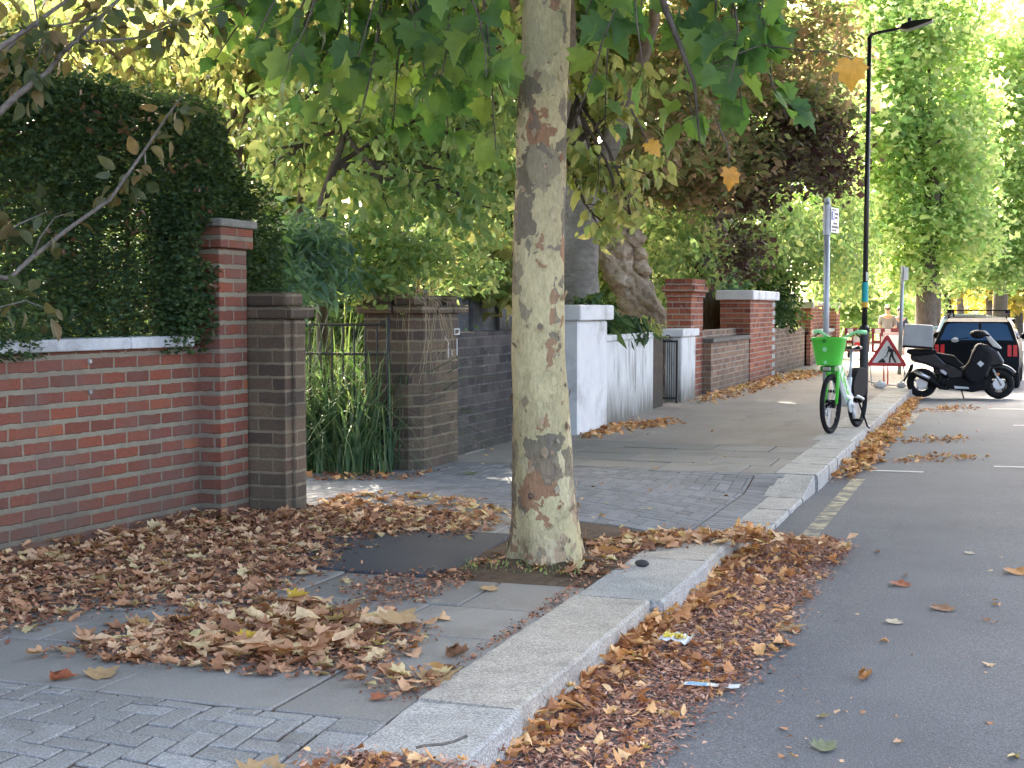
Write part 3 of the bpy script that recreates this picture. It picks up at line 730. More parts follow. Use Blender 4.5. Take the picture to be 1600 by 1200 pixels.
L_mid = leaf_mat('green_shrub_foliage', G((0.085, 0.155, 0.068), (0.125, 0.20, 0.078), (0.165, 0.24, 0.088), (0.26, 0.31, 0.11)), G((0.26, 0.46, 0.15), (0.38, 0.57, 0.17), (0.52, 0.66, 0.20), (0.70, 0.74, 0.26)), .52)
L_blue = leaf_mat('blue_green_foliage', G((0.060, 0.128, 0.093), (0.093, 0.187, 0.128), (0.145, 0.246, 0.170), (0.128, 0.255, 0.085)), None, .35)
L_reed = leaf_mat('long_grass_blades', G((0.042, 0.091, 0.045), (0.070, 0.140, 0.063), (0.126, 0.210, 0.105), (0.210, 0.266, 0.140)), None, .3)
L_straw = leaf_mat('dry_grass_blades', G((0.28, 0.20, 0.11), (0.42, 0.33, 0.19), (0.20, 0.15, 0.09)), None, .2)
L_tan = leaf_mat('browning_foliage', G((0.115, 0.165, 0.062), (0.17, 0.20, 0.085), (0.23, 0.20, 0.105), (0.36, 0.235, 0.15)), G((0.26, 0.38, 0.13), (0.42, 0.46, 0.17), (0.55, 0.43, 0.21), (0.70, 0.48, 0.30)), .48)
L_purp = leaf_mat('copper_foliage', G((0.040, 0.024, 0.028), (0.062, 0.040, 0.036), (0.095, 0.090, 0.050), (0.13, 0.14, 0.06)), G((0.10, 0.045, 0.045), (0.14, 0.08, 0.06), (0.20, 0.20, 0.09), (0.28, 0.30, 0.11)), .38)
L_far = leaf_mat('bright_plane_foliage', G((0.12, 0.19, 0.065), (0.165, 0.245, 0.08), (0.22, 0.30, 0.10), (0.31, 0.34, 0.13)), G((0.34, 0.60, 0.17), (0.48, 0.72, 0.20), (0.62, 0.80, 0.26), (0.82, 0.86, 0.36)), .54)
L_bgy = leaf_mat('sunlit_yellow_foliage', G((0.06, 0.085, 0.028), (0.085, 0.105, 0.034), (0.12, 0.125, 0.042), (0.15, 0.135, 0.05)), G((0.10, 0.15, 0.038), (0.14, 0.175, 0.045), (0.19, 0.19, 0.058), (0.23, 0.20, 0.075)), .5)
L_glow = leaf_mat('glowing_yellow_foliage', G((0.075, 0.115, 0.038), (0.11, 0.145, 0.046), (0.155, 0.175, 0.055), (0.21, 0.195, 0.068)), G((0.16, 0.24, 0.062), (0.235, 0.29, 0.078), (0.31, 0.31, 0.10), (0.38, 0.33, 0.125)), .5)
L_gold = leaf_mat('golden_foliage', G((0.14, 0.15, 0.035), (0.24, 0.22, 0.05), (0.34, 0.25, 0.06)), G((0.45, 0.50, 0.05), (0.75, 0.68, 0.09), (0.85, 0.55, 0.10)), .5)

L_dull = leaf_mat('dull_olive_foliage', G((0.05, 0.075, 0.035), (0.08, 0.10, 0.042), (0.13, 0.125, 0.05), (0.17, 0.12, 0.055)), None, .3)
T_big = [tpl_lobed(.25, .25, .22, .2, 2, 1), tpl_lobed(-.15, -.35, .30, -.2, 2, 2), tpl_lobed(.3, -.25, -.25, .3, 2, 3), tpl_lobed(.1, -.5, .35, 0, 2, 4), tpl_lobed(-.3, -.2, .2, .5, 2, 41), tpl_lobed(.4, -.6, .15, -.3, 2, 42)]
T_lob = [tpl_lobed(.3, -.3, .1, .2, 1, 5), tpl_lobed(-.2, -.4, .2, -.2, 1, 6)]
T_ov = [tpl_ovate(.26, .35, .3), tpl_ovate(.3, .5, .15), tpl_ovate(.22, .2, .4)]
T_sm = [tpl_small(.32, .2), tpl_small(.26, .4)]
T_nar = [tpl_ovate(.13, .4, .3), tpl_ovate(.1, .25, .4)]
T_star = [tpl_star(5, .45), tpl_star(4, .5), tpl_star(3, .6)]

def trunk_mesh(path, n=40, sub=10, flare=0.0, lump=0.0, seed=0, lobes=5, burr=0.0):
    """swept trunk: path of (x, y, z, r) resampled; root flare and lumps"""
    r_ = random.Random(seed); ph = [r_.uniform(0, 6.28) for _ in range(8)]
    P = np.array(path, float); ts = np.linspace(0, len(P)-1, (len(P)-1)*sub+1)
    Q = np.stack([np.interp(ts, np.arange(len(P)), P[:, k]) for k in range(4)], 1)
    for _ in range(max(1, sub//2)): Q[1:-1] = .25*Q[:-2] + .5*Q[1:-1] + .25*Q[2:]
    mb = MB(); z0 = Q[0, 2]
    for q in Q:
        h = q[2]-z0
        for k in range(n):
            t = 2*math.pi*k/n
            fl_ = flare*math.exp(-h/.22)*(0.55 + .45*math.cos(lobes*t + ph[0]) + .3*math.cos(3*t + ph[1]))
            lu = lump*(math.sin(3*t + 4.1*h + ph[2])*math.sin(5.3*h + ph[3]) + .6*math.sin(5*t - 7*h + ph[4])*math.cos(9*h + ph[5]) + .35*math.sin(9*t + 13*h + ph[6]))
            if burr: lu += burr*(abs(math.sin(6*t + 3*math.sin(4*h)))*abs(math.sin(8*h + 2*math.sin(3*t + 1))) + .5*math.sin(13*t + 9*h)*math.sin(17*h - 4*t))
            r = q[3]*(1 + fl_ + lu + .012*math.sin(7*t + 6*h + ph[7]))
            mb.v.append((q[0] + r*math.cos(t), q[1] + r*math.sin(t), q[2]))
    m = len(Q)
    for i in range(m-1):
        for k in range(n):
            mb.f.append((i*n+k, i*n+(k+1) % n, (i+1)*n+(k+1) % n, (i+1)*n+k)); mb.uv.append([(0, 0)]*4)
    mb.f.append(tuple((m-1)*n+k for k in range(n))); mb.uv.append([(0, 0)]*n)
    return mb
def px_blobs(l):
    """(u, v, depth, half-width px, half-height px, half-depth m)"""
    out = []
    for u, v, d, ru, rv, rd in l:
        out.append((at(u, v, d), (max(ru*d/F, .15), rd, max(rv*d/F, .15))))
    return out
def make_tree(name, label, cat, trunk, blobs, clumps, per, cr, tpls, size, lm, bm=None, droop=.5, flat=.5, limbs=True, twigs=5, group=None, rnd=None, shell=0.0, tr=None, vs=.35, lr=.03, tm=None):
    base = trunk[0] if trunk is not None else (blobs[0][0][0], blobs[0][0][1], 0)
    t = thing(name, label, cat, (base[0], base[1], 0), 0, group)
    C_, P = clumped(blobs, clumps, per, cr, shell)
    n = len(P)
    S = size*(1 + vs*rng.normal(size=n)).clip(.45, 1.8)
    scatter('foliage', tpls, P, leaf_frames(n, droop, flat), S, lm, t, rnd=None if rnd is None else rnd(P))
    if trunk is not None:
        (tm or trunk_mesh(trunk, 18, 8, .25, .04, int(abs(base[0])*100), 4)).build('trunk', bm or M_bark, t, smooth=True)
        if limbs:
            g = MB(); top = np.array(trunk[-1][:3]); r0 = trunk[-1][3]
            for b in blobs:
                c = np.array(b[0]); k = min(len(trunk)-1, max(1, len(trunk)-1 - random.randint(0, 1)))
                s = np.array(trunk[k][:3]); pts = wig(s, c, 7, .06)
                g.tube(pts, list(np.linspace(r0*.75, max(lr*.5, .012), 7)), 7)
                near = C_[np.argsort(np.linalg.norm((C_-c)/np.array(b[1]), axis=1))][:max(1, int(len(C_)/len(blobs)))]
                for q in random.sample(range(len(near)), min(twigs, len(near))):
                    j = random.randint(3, 6)
                    g.tube(wig(pts[j], near[q], 5, .08), list(np.linspace(lr*.6, .004, 5)), 5)
            g.build('branches', bm or M_bark, t, smooth=True)
    return t

# ---- the plane tree on the pavement
t = thing('plane_tree', 'plane tree with blotchy cream and olive trunk growing near the kerb', 'tree', (-2.46, 7.62, 0))
path = [(-2.46, 7.62, -.05, .205), (-2.465, 7.62, .12, .192), (-2.48, 7.62, .35, .178), (-2.495, 7.62, .7, .166), (-2.52, 7.62, 1.2, .152), (-2.515, 7.62, 1.8, .145), (-2.50, 7.62, 2.4, .141), (-2.475, 7.62, 3.0, .136), (-2.45, 7.63, 3.6, .13), (-2.42, 7.66, 4.4, .12), (-2.4, 7.7, 5.4, .10), (-2.42, 7.75, 6.6, .07)]
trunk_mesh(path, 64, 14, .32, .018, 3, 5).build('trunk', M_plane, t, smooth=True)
n = 190; hz = np.concatenate([rng.random(90)**1.6*.9 + .04, rng.uniform(.5, 3.4, 100)]); an = rng.uniform(0, 2*math.pi, n)
pa_ = np.array(path); rr_ = np.interp(hz, pa_[:, 2], pa_[:, 3])*(1 + .25*np.exp(-hz/.22)) + .004
nx = np.stack([np.cos(an), np.sin(an), np.zeros(n)], 1); P = np.stack([np.interp(hz, pa_[:, 2], pa_[:, 0]), np.interp(hz, pa_[:, 2], pa_[:, 1]), hz], 1) + nx*rr_[:, None]
L_flake = leaf_mat('peeling_bark_flakes', G((0.20, 0.15, 0.10), (0.34, 0.25, 0.15), (0.30, 0.16, 0.09), (0.52, 0.44, 0.27), (0.24, 0.20, 0.14)), None, 0, .85, .2)
scatter('bark_flakes', [tpl_small(.35, -.25), tpl_small(.25, .3), tpl_ovate(.3, -.25, -.2)], P, frames(np.stack([rng.normal(size=n)*.3, rng.normal(size=n)*.3, np.where(rng.random(n) < .5, 1., -1.)], 1) + nx*.05, nx), rng.uniform(.025, .075, n), L_flake, t)['kind'] = 'stuff'
g = MB(); LP = []; LA = []
def spray(tipuvd, start, nleaf, r=.012):
    tip = at(*tipuvd); s = np.array(start); pts = wig(s, tip, 9, .07, .0)
    g.tube(pts, list(np.linspace(r, .003, 9)), 6)
    d = pts[-1]-pts[0]; d /= np.linalg.norm(d)
    for k in range(nleaf):
        f = random.uniform(.40, 1.0)*8; i = min(7, int(f)); p = pts[i] + (pts[i+1]-pts[i])*(f-i)
        side = rng.normal(size=3); side -= d*np.dot(side, d); side /= np.linalg.norm(side)
        pet = side*random.uniform(.04, .10) + np.array([0, 0, -.03])
        g.tube([p, p+pet*.5+np.array([0, 0, .008]), p+pet], .0018, 4, caps=False)
        LP.append(p+pet); LA.append(side*.8 + d*.5 + np.array([0, 0, -.75]))
h1 = (-3.1, 7.55, 4.0); h2 = (-1.9, 7.6, 4.1); h3 = (-3.4, 7.3, 3.75); h4 = (-1.6, 7.9, 3.7)
for k, (u, v, d) in enumerate([(335, 95, 7.9), (400, 60, 7.3), (440, 150, 8.2), (515, 170, 7.6), (560, 90, 7.0), (615, 190, 7.9), (690, 120, 7.2), (700, 200, 8.1), (775, 235, 7.6), (650, 45, 6.9), (480, 40, 7.6), (590, 20, 8.3), (730, 60, 7.9), (790, 160, 8.4), (540, 130, 8.3), (370, 20, 7.7), (450, 90, 6.9), (620, 110, 8.4), (760, 120, 6.9), (560, 190, 7.3), (660, 160, 7.5), (340, 40, 8.2), (500, 100, 8.0), (720, 160, 8.2)]):
    spray((u, v, d), h3 if u < 560 else h1, 10); k % 2 and spray((u+random.uniform(-60, 60), v-random.uniform(10, 80), d+random.uniform(-.4, .6)), h3 if u < 560 else h1, 9)
for u, v, d in [(905, 170, 7.2), (935, 80, 6.9), (945, 215, 7.6), (1000, 40, 7.1), (1005, 105, 6.8), (1085, 185, 7.3), (1115, 100, 7.0), (1150, 60, 7.4), (1160, 180, 7.2), (1205, 140, 7.3), (1230, 185, 7.0), (1185, 30, 7.2), (1060, 70, 7.5), (1140, 130, 6.8), (960, 30, 7.6), (900, 60, 7.7)]:
    spray((u, v, d), h2 if u < 1020 else h4, 9)
# one long drooping branch right of the trunk, and the boughs it hangs from
g.tube([at(1010, -110, 7.2), at(1040, 15, 7.15), at(1062, 70, 7.1), at(1085, 130, 7.1), at(1094, 230, 7.1)], [.022, .018, .014, .009, .003], 8)
for k, (s, e) in enumerate([((-2.45, 7.63, 3.4), h1), ((-2.45, 7.63, 3.45), h2), (h1, h3), (h2, h4), (h2, at(1010, -110, 7.2))]): g.tube(wig(s, e, 6, .05), [.05, .045, .04, .035, .03, .02], 8)
LP = np.array(LP); LA = np.array(LA); nrm = rng.normal(size=LP.shape)*.75 + np.array([.15, -.55, .55])
scatter('foliage', T_big, LP, frames(LA, nrm), rng.uniform(.105, .20, len(LP)), L_plane, t)
hb = [((-2.5, 7.6, 6.2), (3.2, 3.4, 1.7)), ((-3.6, 9.4, 6.0), (2.6, 2.6, 1.6)), ((-1.6, 9.6, 6.2), (2.2, 2.6, 1.6)), ((-3.4, 5.4, 6.0), (2.2, 2.2, 1.5))]
C_, P = clumped(hb, 260, 22, .42)
P = P[P[:, 2] > 4.35]
scatter('upper_foliage', T_lob, P, leaf_frames(len(P), .4, .6), rng.uniform(.16, .26, len(P)), L_plane, t)
for c in C_[::5]: g.tube(wig((-2.42, 7.68, 4.6+random.uniform(0, 1.8)), c, 6, .05), list(np.linspace(.05, .008, 6)), 6)
g.build('branches', M_bark, t, smooth=True)
for a in ([(1190, 70, 7.1), (1245, 78, 7.05), (1300, 82, 6.95), (1331, 92, 6.9)], [(1120, 190, 7.1), (1136, 225, 7.1), (1141, 262, 7.1)], [(985, 170, 7.2), (1002, 200, 7.15), (1012, 222, 7.1)], [(1115, 100, 7.0), (1150, 85, 7.05), (1190, 70, 7.1)]):
    MB().tube([at(*p) for p in a], [.005, .004, .003, .002][:len(a)], 5).build('twig', M_bark, t, smooth=True)
L_aut = leaf_mat('autumn_leaf_yellow', G((0.50, 0.24, 0.04), (0.62, 0.36, 0.05)), G((0.6, 0.3, 0.04), (0.8, 0.5, 0.06)), .4)
scatter('autumn_leaf', T_big[:2], np.array([at(1330, 92, 6.9)]), frames(np.array([[.05, 0, -1.]]), np.array([[.2, -1, .1]])), np.array([.16]), L_aut, t, smooth=True)
scatter('autumn_leaf', T_big[:2], np.array([at(1140, 262, 7.1)]), frames(np.array([[.08, 0, -1.]]), np.array([[.8, -.8, .2]])), np.array([.12]), L_aut, t, smooth=True)
scatter('autumn_leaf', T_big[:2], np.array([at(1012, 222, 7.1)]), frames(np.array([[.5, 0, -.5]]), np.array([[.3, -.8, .5]])), np.array([.10]), L_aut, t, smooth=True)

# ---- the hedge on the wall
t = thing('hedge', 'dense dark green clipped hedge standing behind the red brick wall', 'hedge', (-6.2, 6.5, 0))
def hedge_top(y): return 2.98 - .10*max(0, y-7.5) - .55*max(0, y-8.8)**1.3 + .07*math.sin(3*y)
N_ = 270000; Y = rng.uniform(2.5, 9.75, N_); u_ = rng.random(N_); Z = np.array([1.15 + (hedge_top(y)-1.15)*q for y, q in zip(Y, u_)])
X = -5.44 + .075*np.clip(Y-6.5,0,2.2) - .10*np.sin(2.3*Y+1.7*Z) - .08*np.sin(5.1*Y-3*Z) - np.abs(rng.normal(size=N_))*.26 - np.maximum(0, Z-2.4)*.22
k = (Y > 8.2) & (Y < 8.45); X[k] += .06
k = (Y > 8.0) & (Y < 8.42) & (Z < 2.15); X[k] = -5.36 + .27*rng.random(k.sum())**1.3 - .08*rng.random(k.sum())
k2 = np.where((Y > 7.4) & (Z < 2.2))[0][:7000]; Y[k2] = rng.uniform(8.05, 8.43, len(k2)); X[k2] = -5.34 + .25*rng.random(len(k2)); Z[k2] = 1.27 + .95*rng.random(len(k2))
k = rng.random(N_) < .42; X[k] = -5.5 - rng.random(k.sum())*1.5                    # depth
top = rng.random(N_) < .16; Z[top] = np.array([hedge_top(y) for y in Y[top]]) + rng.normal(size=top.sum())*.05; X[top] = -5.6 - rng.random(top.sum())*1.3
keep = (np.sin(7*Y + 3.1*Z)*np.sin(5*Z - 4*Y + 1) + .9*np.sin(13*Y)*np.sin(11*Z) < .98)
thin = ((Y > 6.6) & (Y < 7.35) & (Z > 1.3) & (Z < 2.2)); keep &= ~(thin & (rng.random(N_) < .60))
X, Y, Z = X[keep], Y[keep], Z[keep]; P = np.stack([X, Y, Z], 1); n = len(P)
scatter('foliage', T_sm, P, leaf_frames(n, .2, .35, out=np.array([.6, -.1, .2])), rng.uniform(.025, .055, n), L_hedge, t)
L_dead = leaf_mat('dead_hedge_leaves', G((0.09, 0.052, 0.03), (0.16, 0.09, 0.05)), None, .2)
cs = np.array([at(u, v, d) for u, v, d in [(105, 163, 8.3), (165, 205, 8.5), (200, 190, 8.6), (255, 260, 8.9), (290, 320, 9.4), (310, 465, 9.3), (75, 380, 8.0), (180, 345, 8.6)]])
P = np.repeat(cs, 13, 0) + rng.normal(size=(len(cs)*13, 3))*.06; P[:, 0] += .1
scatter('dead_leaves', T_sm, P, leaf_frames(len(P), .5, .3), rng.uniform(.03, .06, len(P)), L_dead, t)
g = MB()
for k in range(16):
    y = 3.2 + .42*k; x = -6.1 + random.uniform(-.25, .25)
    g.tube(wig((x, y, 0), (x+random.uniform(-.2, .4), y+random.uniform(-.3, .3), 2.4), 6, .05), [.04, .036, .03, .024, .016, .008], 7)
    for q in range(7): g.tube(wig((x+.05, y, 1.0+.2*q), (-5.5, y+random.uniform(-.4, .4), 1.2+.22*q), 4, .1), [.014, .01, .006, .003], 5)
g.build('stems', M_bark, t, smooth=True)

# ---- small tree leaning out over the hedge from the left
t = thing('small_tree', 'thin bare-stemmed tree reaching pale grey branches across the dark hedge', 'tree', (-5.5, 4.6, 0))
g = MB(); LP = []; LA = []; tb = np.array((-5.5, 4.6, 0))
def limb(px, r, leaves=0, first=None):
    pts = [at(u, v, d) for u, v, d in px]
    if first is not None: pts = [np.array(first)] + pts
    g.tube(pts, list(np.linspace(r, r*.3, len(pts))), 8)
    for k in range(leaves):
        i = random.randint(max(0, len(pts)-4), len(pts)-2); f = random.random(); p = pts[i] + (pts[i+1]-pts[i])*f
        for q in range(random.randint(2, 4)):
            o_ = rng.normal(size=3)*.05; LP.append(p+o_); LA.append(o_*14 + np.array([0, 0, -.35]))
g.tube([tb+(0, 0, -.1), tb+(0, .05, .6), tb+(.02, .15, 1.2), tb+(.02, .3, 1.7)], [.055, .05, .045, .04], 10); f0 = tb+(.02, .3, 1.7)
limb([(15, 435, 7.2), (50, 402, 7.3), (110, 355, 7.4), (172, 312, 7.5), (226, 235, 7.6), (262, 180, 7.7), (285, 150, 7.8)], .016, 12, f0)
limb([(0, 175, 7.0), (25, 150, 7.0), (75, 112, 7.1), (95, 85, 7.2), (135, 48, 7.3), (185, 0, 7.4), (240, -50, 7.5)], .020, 9, f0)
limb([(-5, 78, 6.9), (50, 40, 7.0), (105, 0, 7.1), (140, -40, 7.2)], .018, 6, f0)
limb([(0, 90, 7.3), (32, 57, 7.3), (60, 40, 7.4), (50, -20, 7.4)], .012, 6, f0)
limb([(95, 85, 7.2), (117, 66, 7.2), (210, 60, 7.3), (255, 45, 7.4), (305, 22, 7.5), (370, 0, 7.6)], .009, 14)
limb([(50, 40, 7.0), (90, 40, 7.1), (140, 30, 7.2), (190, -5, 7.3)], .008, 10)
limb([(50, 402, 7.3), (62, 372, 7.3), (85, 340, 7.4), (115, 330, 7.5)], .006, 5)
limb([(0, 370, 7.2), (30, 350, 7.2), (75, 330, 7.3)], .008, 5, f0)
limb([(0, 480, 7.1), (40, 470, 7.1), (80, 485, 7.2)], .007, 6, f0)
limb([(226, 235, 7.6), (228, 260, 7.6), (210, 290, 7.6), (196, 300, 7.6)], .005, 3)
for u in (20, 45, 48): limb([(u+30, 40, 7.0), (u+5, 110, 7.1), (u, 150, 7.2)], .004, 5)
for k in range(34): p = at(random.uniform(0, 330), random.uniform(-30, 95), random.uniform(6.9, 8.2)); LP.append(p); LA.append(rng.normal(size=3)*.6 + np.array([0, 0, -.5]))
LP = np.array(LP); LA = np.array(LA)
g.build('branches', M_twig, t, smooth=True)
scatter('foliage', [tpl_ovate(.25, .4, .2), tpl_ovate(.3, .2, .35)], LP, frames(LA, rng.normal(size=LP.shape)*.6 + np.array([.1, -.4, .6])), rng.uniform(.07, .115, len(LP)), L_dull, t, smooth=True)

# ---- gardens
def base_of(u, d):
    p = at(u, 600, d); return (p[0], p[1])
def tk(u, d, pts, r0):
    """trunk through photo points at depth d, standing on the garden soil"""
    b = base_of(u, d); out = [(b[0], b[1], -.1, r0), (b[0], b[1], .5, r0*.9)]
    for i, (uu, v) in enumerate(pts):
        p = at(uu, v, d); out.append((p[0], p[1], p[2], r0*(.85-.45*i/max(1, len(pts)))))
    return out
make_tree('garden_tree', 'yellow green ornamental tree glowing in the sun just beyond the hedge', 'tree', tk(392, 14.5, [(390, 330), (372, 255), (350, 215)], .085),
    px_blobs([(300, 130, 15, 70, 60, .9), (240, 100, 15.5, 90, 60, .8), (400, 90, 15, 90, 60, .9), (120, 40, 15, 120, 60, 1.0), (330, 205, 14.6, 50, 45, .6), (20, 50, 15, 80, 60, .9), (440, 20, 15.5, 100, 60, 1.0)]), 260, 15, .18, T_ov, .115, L_glow, M_bark, .9, .5, twigs=8)
make_tree('garden_tree', 'many-stemmed small garden tree with drooping oval leaves behind the grassy gate', 'tree', tk(505, 13.2, [(500, 330), (522, 260), (540, 205)], .06),
    px_blobs([(520, 190, 13.4, 110, 60, .8), (640, 170, 13.6, 100, 70, .9), (600, 300, 12.8, 80, 45, .6), (740, 310, 13.2, 70, 70, .7), (700, 240, 13.6, 90, 60, .8), (430, 250, 13.6, 60, 60, .6), (770, 180, 14, 60, 70, .8)]), 250, 13, .17, T_ov, .10, L_mid, M_bark, .9, .5, twigs=9)
make_tree('garden_tree', 'slender dark-stemmed sapling left of the many-stemmed garden tree', 'tree', tk(470, 14.0, [(468, 330), (474, 260), (470, 190)], .04),
    px_blobs([(470, 150, 14.6, 60, 60, .6), (560, 80, 14.8, 110, 60, .9), (680, 70, 15, 110, 60, .9), (790, 70, 15, 70, 80, .8)]), 150, 15, .18, T_ov, .11, L_yell, M_bark, .9, .5, twigs=7)
make_tree('shrub', 'blue green buddleia-like shrub behind the short sooty pier', 'shrub', None,
    px_blobs([(430, 400, 11.6, 55, 45, .5), (480, 370, 12, 70, 40, .5), (430, 450, 11.2, 45, 35, .4), (500, 430, 12, 50, 40, .4)]), 170, 17, .10, T_nar, .11, L_blue, droop=.6, flat=.45)
make_tree('shrub', 'bright green low shrub behind the tall grass at the gate', 'shrub', None,
    px_blobs([(560, 375, 12.8, 80, 38, .5), (650, 400, 12.9, 80, 45, .5), (600, 430, 12.5, 60, 35, .4), (560, 430, 12.7, 60, 40, .4), (720, 420, 13.4, 60, 40, .5)]), 210, 16, .11, T_sm, .075, L_mid, droop=.5, flat=.5)
make_tree('shrub', 'yellow green shrub spilling over the grey timber fence', 'shrub', None,
    px_blobs([(760, 400, 15.6, 50, 50, .5), (740, 420, 15.6, 40, 22, .3), (790, 430, 16, 40, 50, .5)]), 80, 16, .13, T_lob, .12, L_yell, droop=.6, flat=.5)
# old trunks behind the white pier
make_tree('garden_tree', 'old tree with a stout smooth grey trunk right behind the plane trunk', 'tree', None, [(at(880, -200, 19), (2.6, 2.4, 1.2)), (at(760, -160, 19), (2.0, 2.0, 1.0)), (at(700, -120, 22), (2.6, 2.2, 1.3))], 150, 18, .4, T_lob, .22, L_mid, limbs=False)
t = [o for o in bpy.data.objects if o.get('label', '').startswith('old tree with')][0]
b0 = base_of(902, 20.4); p1 = at(903, 380, 20.4); p2 = at(905, 300, 20.4); p3 = at(890, 200, 20.4); p4 = at(880, 60, 20.5); p5 = at(880, -180, 20.8)
trunk_mesh([(b0[0], b0[1], -.1, .37), (*at(900, 470, 20.4), .33), (*p1, .30), (*p2, .32), (*p3, .22), (*p4, .18), (*p5, .13)], 30, 8, .1, .03, 5).build('trunk', M_grey, t, smooth=True)
g = MB(); g.tube([at(915, 330, 20.4), at(945, 250, 20.5), at(985, 150, 20.6), at(1020, 40, 20.7), at(1040, -120, 19)], [.20, .15, .12, .09, .06], 12)
g.tube([at(890, 250, 20.4), at(850, 120, 20.7), at(780, -60, 19.3)], [.14, .10, .06], 10); g.build('branches', M_grey, t, smooth=True)
t = make_tree('garden_tree', 'gnarled pollard with a warty pale brown burred trunk behind the white rendered wall', 'tree', None,
    px_blobs([(960, 140, 24.5, 60, 60, .8), (1000, 60, 25, 90, 60, 1.0), (940, 30, 25, 70, 60, 1)]), 190, 14, .2, T_ov, .12, L_yell, droop=.9)
b0 = base_of(1012, 24.4)
bt_ = trunk_mesh([(b0[0], b0[1], -.1, .44), (*at(1008, 500, 24.4), .40), (*at(992, 460, 24.4), .30), (*at(970, 415, 24.4), .37), (*at(964, 370, 24.4), .31), (*at(968, 330, 24.4), .34), (*at(966, 290, 24.4), .27), (*at(985, 200, 24.6), .18), (*at(1000, 90, 25), .12)], 72, 16, .15, .13, 8, burr=.16)
for u, v, r in [(978, 318, 17), (956, 352, 15), (992, 372, 17), (948, 400, 15), (996, 340, 14), (966, 436, 18), (985, 296, 12), (1004, 420, 14), (944, 372, 10), (972, 392, 18), (960, 330, 12), (982, 440, 13), (1000, 396, 12), (955, 420, 14)]:
    b = len(bt_.v); bt_.ball(at(u, v, 24.15), r*24.4/F, 22, 16, (1, 1, .85))
    for q in range(b, len(bt_.v)):
        p = np.array(bt_.v[q]); k = .028*math.sin(19*p[0]+7*p[2])*math.sin(17*p[2]+3*p[1]) + .02*math.sin(41*p[0])*math.sin(37*p[2]); bt_.v[q] = tuple(p + k*(p-at(u, v, 24.15))/(r*24.4/F))
bt_.build('trunk', M_burr, t, smooth=True)
make_tree('small_tree', 'young cherry-like tree with drooping pale yellow leaves right of the plane trunk', 'tree', tk(868, 14.2, [(866, 330), (880, 240), (900, 150)], .05),
    px_blobs([(930, 130, 14, 45, 30, .3), (985, 120, 14, 40, 25, .3), (960, 165, 14, 45, 25, .3), (915, 100, 14, 40, 35, .3), (980, 262, 14, 70, 18, .25), (930, 275, 14, 45, 22, .25), (960, 300, 13.8, 40, 20, .2), (985, 335, 13.8, 28, 18, .2), (940, 345, 13.9, 28, 15, .2), (900, 240, 14, 30, 50, .3)]), 95, 8, .10, T_ov, .115, L_yell, M_bark, 1.2, .5, twigs=4, lr=.012,
    rnd=lambda P: np.clip(.55 + .2*rng.normal(size=len(P)), 0, 1))
# copper beeches
make_tree('copper_beech', 'large beech turning tan and pinkish brown, upper right of the plane trunk', 'tree', tk(1105, 29, [(1110, 400), (1120, 250), (1130, 100)], .3),
    px_blobs([(1240, 60, 26, 90, 70, 1.6), (1130, 40, 27, 90, 70, 1.8), (1050, 90, 27, 60, 60, 1.4), (1300, 100, 27, 40, 60, 1.0), (1220, 150, 25, 90, 45, 1.4), (1090, 170, 25, 80, 50, 1.4), (1060, 10, 27, 80, 50, 1.5), (1060, 230, 24.5, 70, 45, 1.1), (1030, 290, 25, 50, 40, .9), (1100, 245, 24, 70, 40, 1.1), (1280, 170, 25, 50, 40, 1.0), (1060, 170, 21.6, 60, 50, 1.0), (1010, 235, 21.2, 50, 45, .9), (1110, 215, 22.4, 60, 45, 1.0), (1060, 80, 22, 70, 50, 1.0), (1110, 130, 23, 60, 50, 1.0), (1150, 270, 24, 60, 40, 1.0), (1180, 220, 24, 60, 40, 1.0), (1090, 300, 24.5, 50, 35, .9), (1216, 118, 30.1, 120, 60, 1.4), (1077, 130, 32.5, 100, 60, 2.2)]), 1000, 22, .26, T_sm, .15, L_tan, M_bark, .5, .6, twigs=6)
make_tree('copper_beech', 'dark purple copper beech hanging low above the orange red piers', 'tree', tk(1085, 28, [(1095, 420), (1120, 330), (1150, 240)], .17),
    px_blobs([(1260, 205, 25, 60, 38, 1.2), (1298, 262, 26, 32, 42, 1.0), (1225, 250, 24.5, 50, 40, 1.1), (1180, 300, 25, 30, 30, .7), (1165, 390, 25.5, 22, 40, .5)]), 270, 21, .22, T_sm, .13, L_purp, M_bark, .5, .6, twigs=6)
make_tree('shrub', 'mid green laurel bush under the copper beech, left of the tall orange red pier', 'shrub', None,
    px_blobs([(1030, 400, 25, 40, 40, .6), (1060, 370, 27, 50, 40, .7), (1030, 470, 25, 30, 40, .5), (1090, 410, 28, 50, 60, .8), (1130, 370, 29, 60, 45, .9), (1180, 360, 30, 60, 45, .9), (1060, 340, 27, 50, 40, .8)]), 230, 18, .18, T_ov, .12, L_mid, droop=.6)
make_tree('shrub', 'glossy green bush in the gap between the two tall orange red piers', 'shrub', None,
    px_blobs([(1125, 490, 30, 26, 30, .5), (1120, 430, 30, 40, 40, .7)]), 60, 16, .18, T_ov, .12, L_blue, droop=.6)
make_tree('garden_tree', 'leafy green tree behind the sign post and the white capped pier', 'tree', tk(1190, 36, [(1200, 440), (1225, 380)], .14),
    px_blobs([(1210, 410, 32, 60, 35, 1.0), (1270, 390, 32, 55, 55, 1.2), (1320, 380, 33, 45, 60, 1.2), (1310, 320, 34, 50, 50, 1.2), (1240, 350, 33, 50, 40, 1), (1330, 440, 34, 40, 40, 1.0)]), 330, 20, .25, T_ov, .125, L_mid, M_bark, .7, .5, vs=.2)
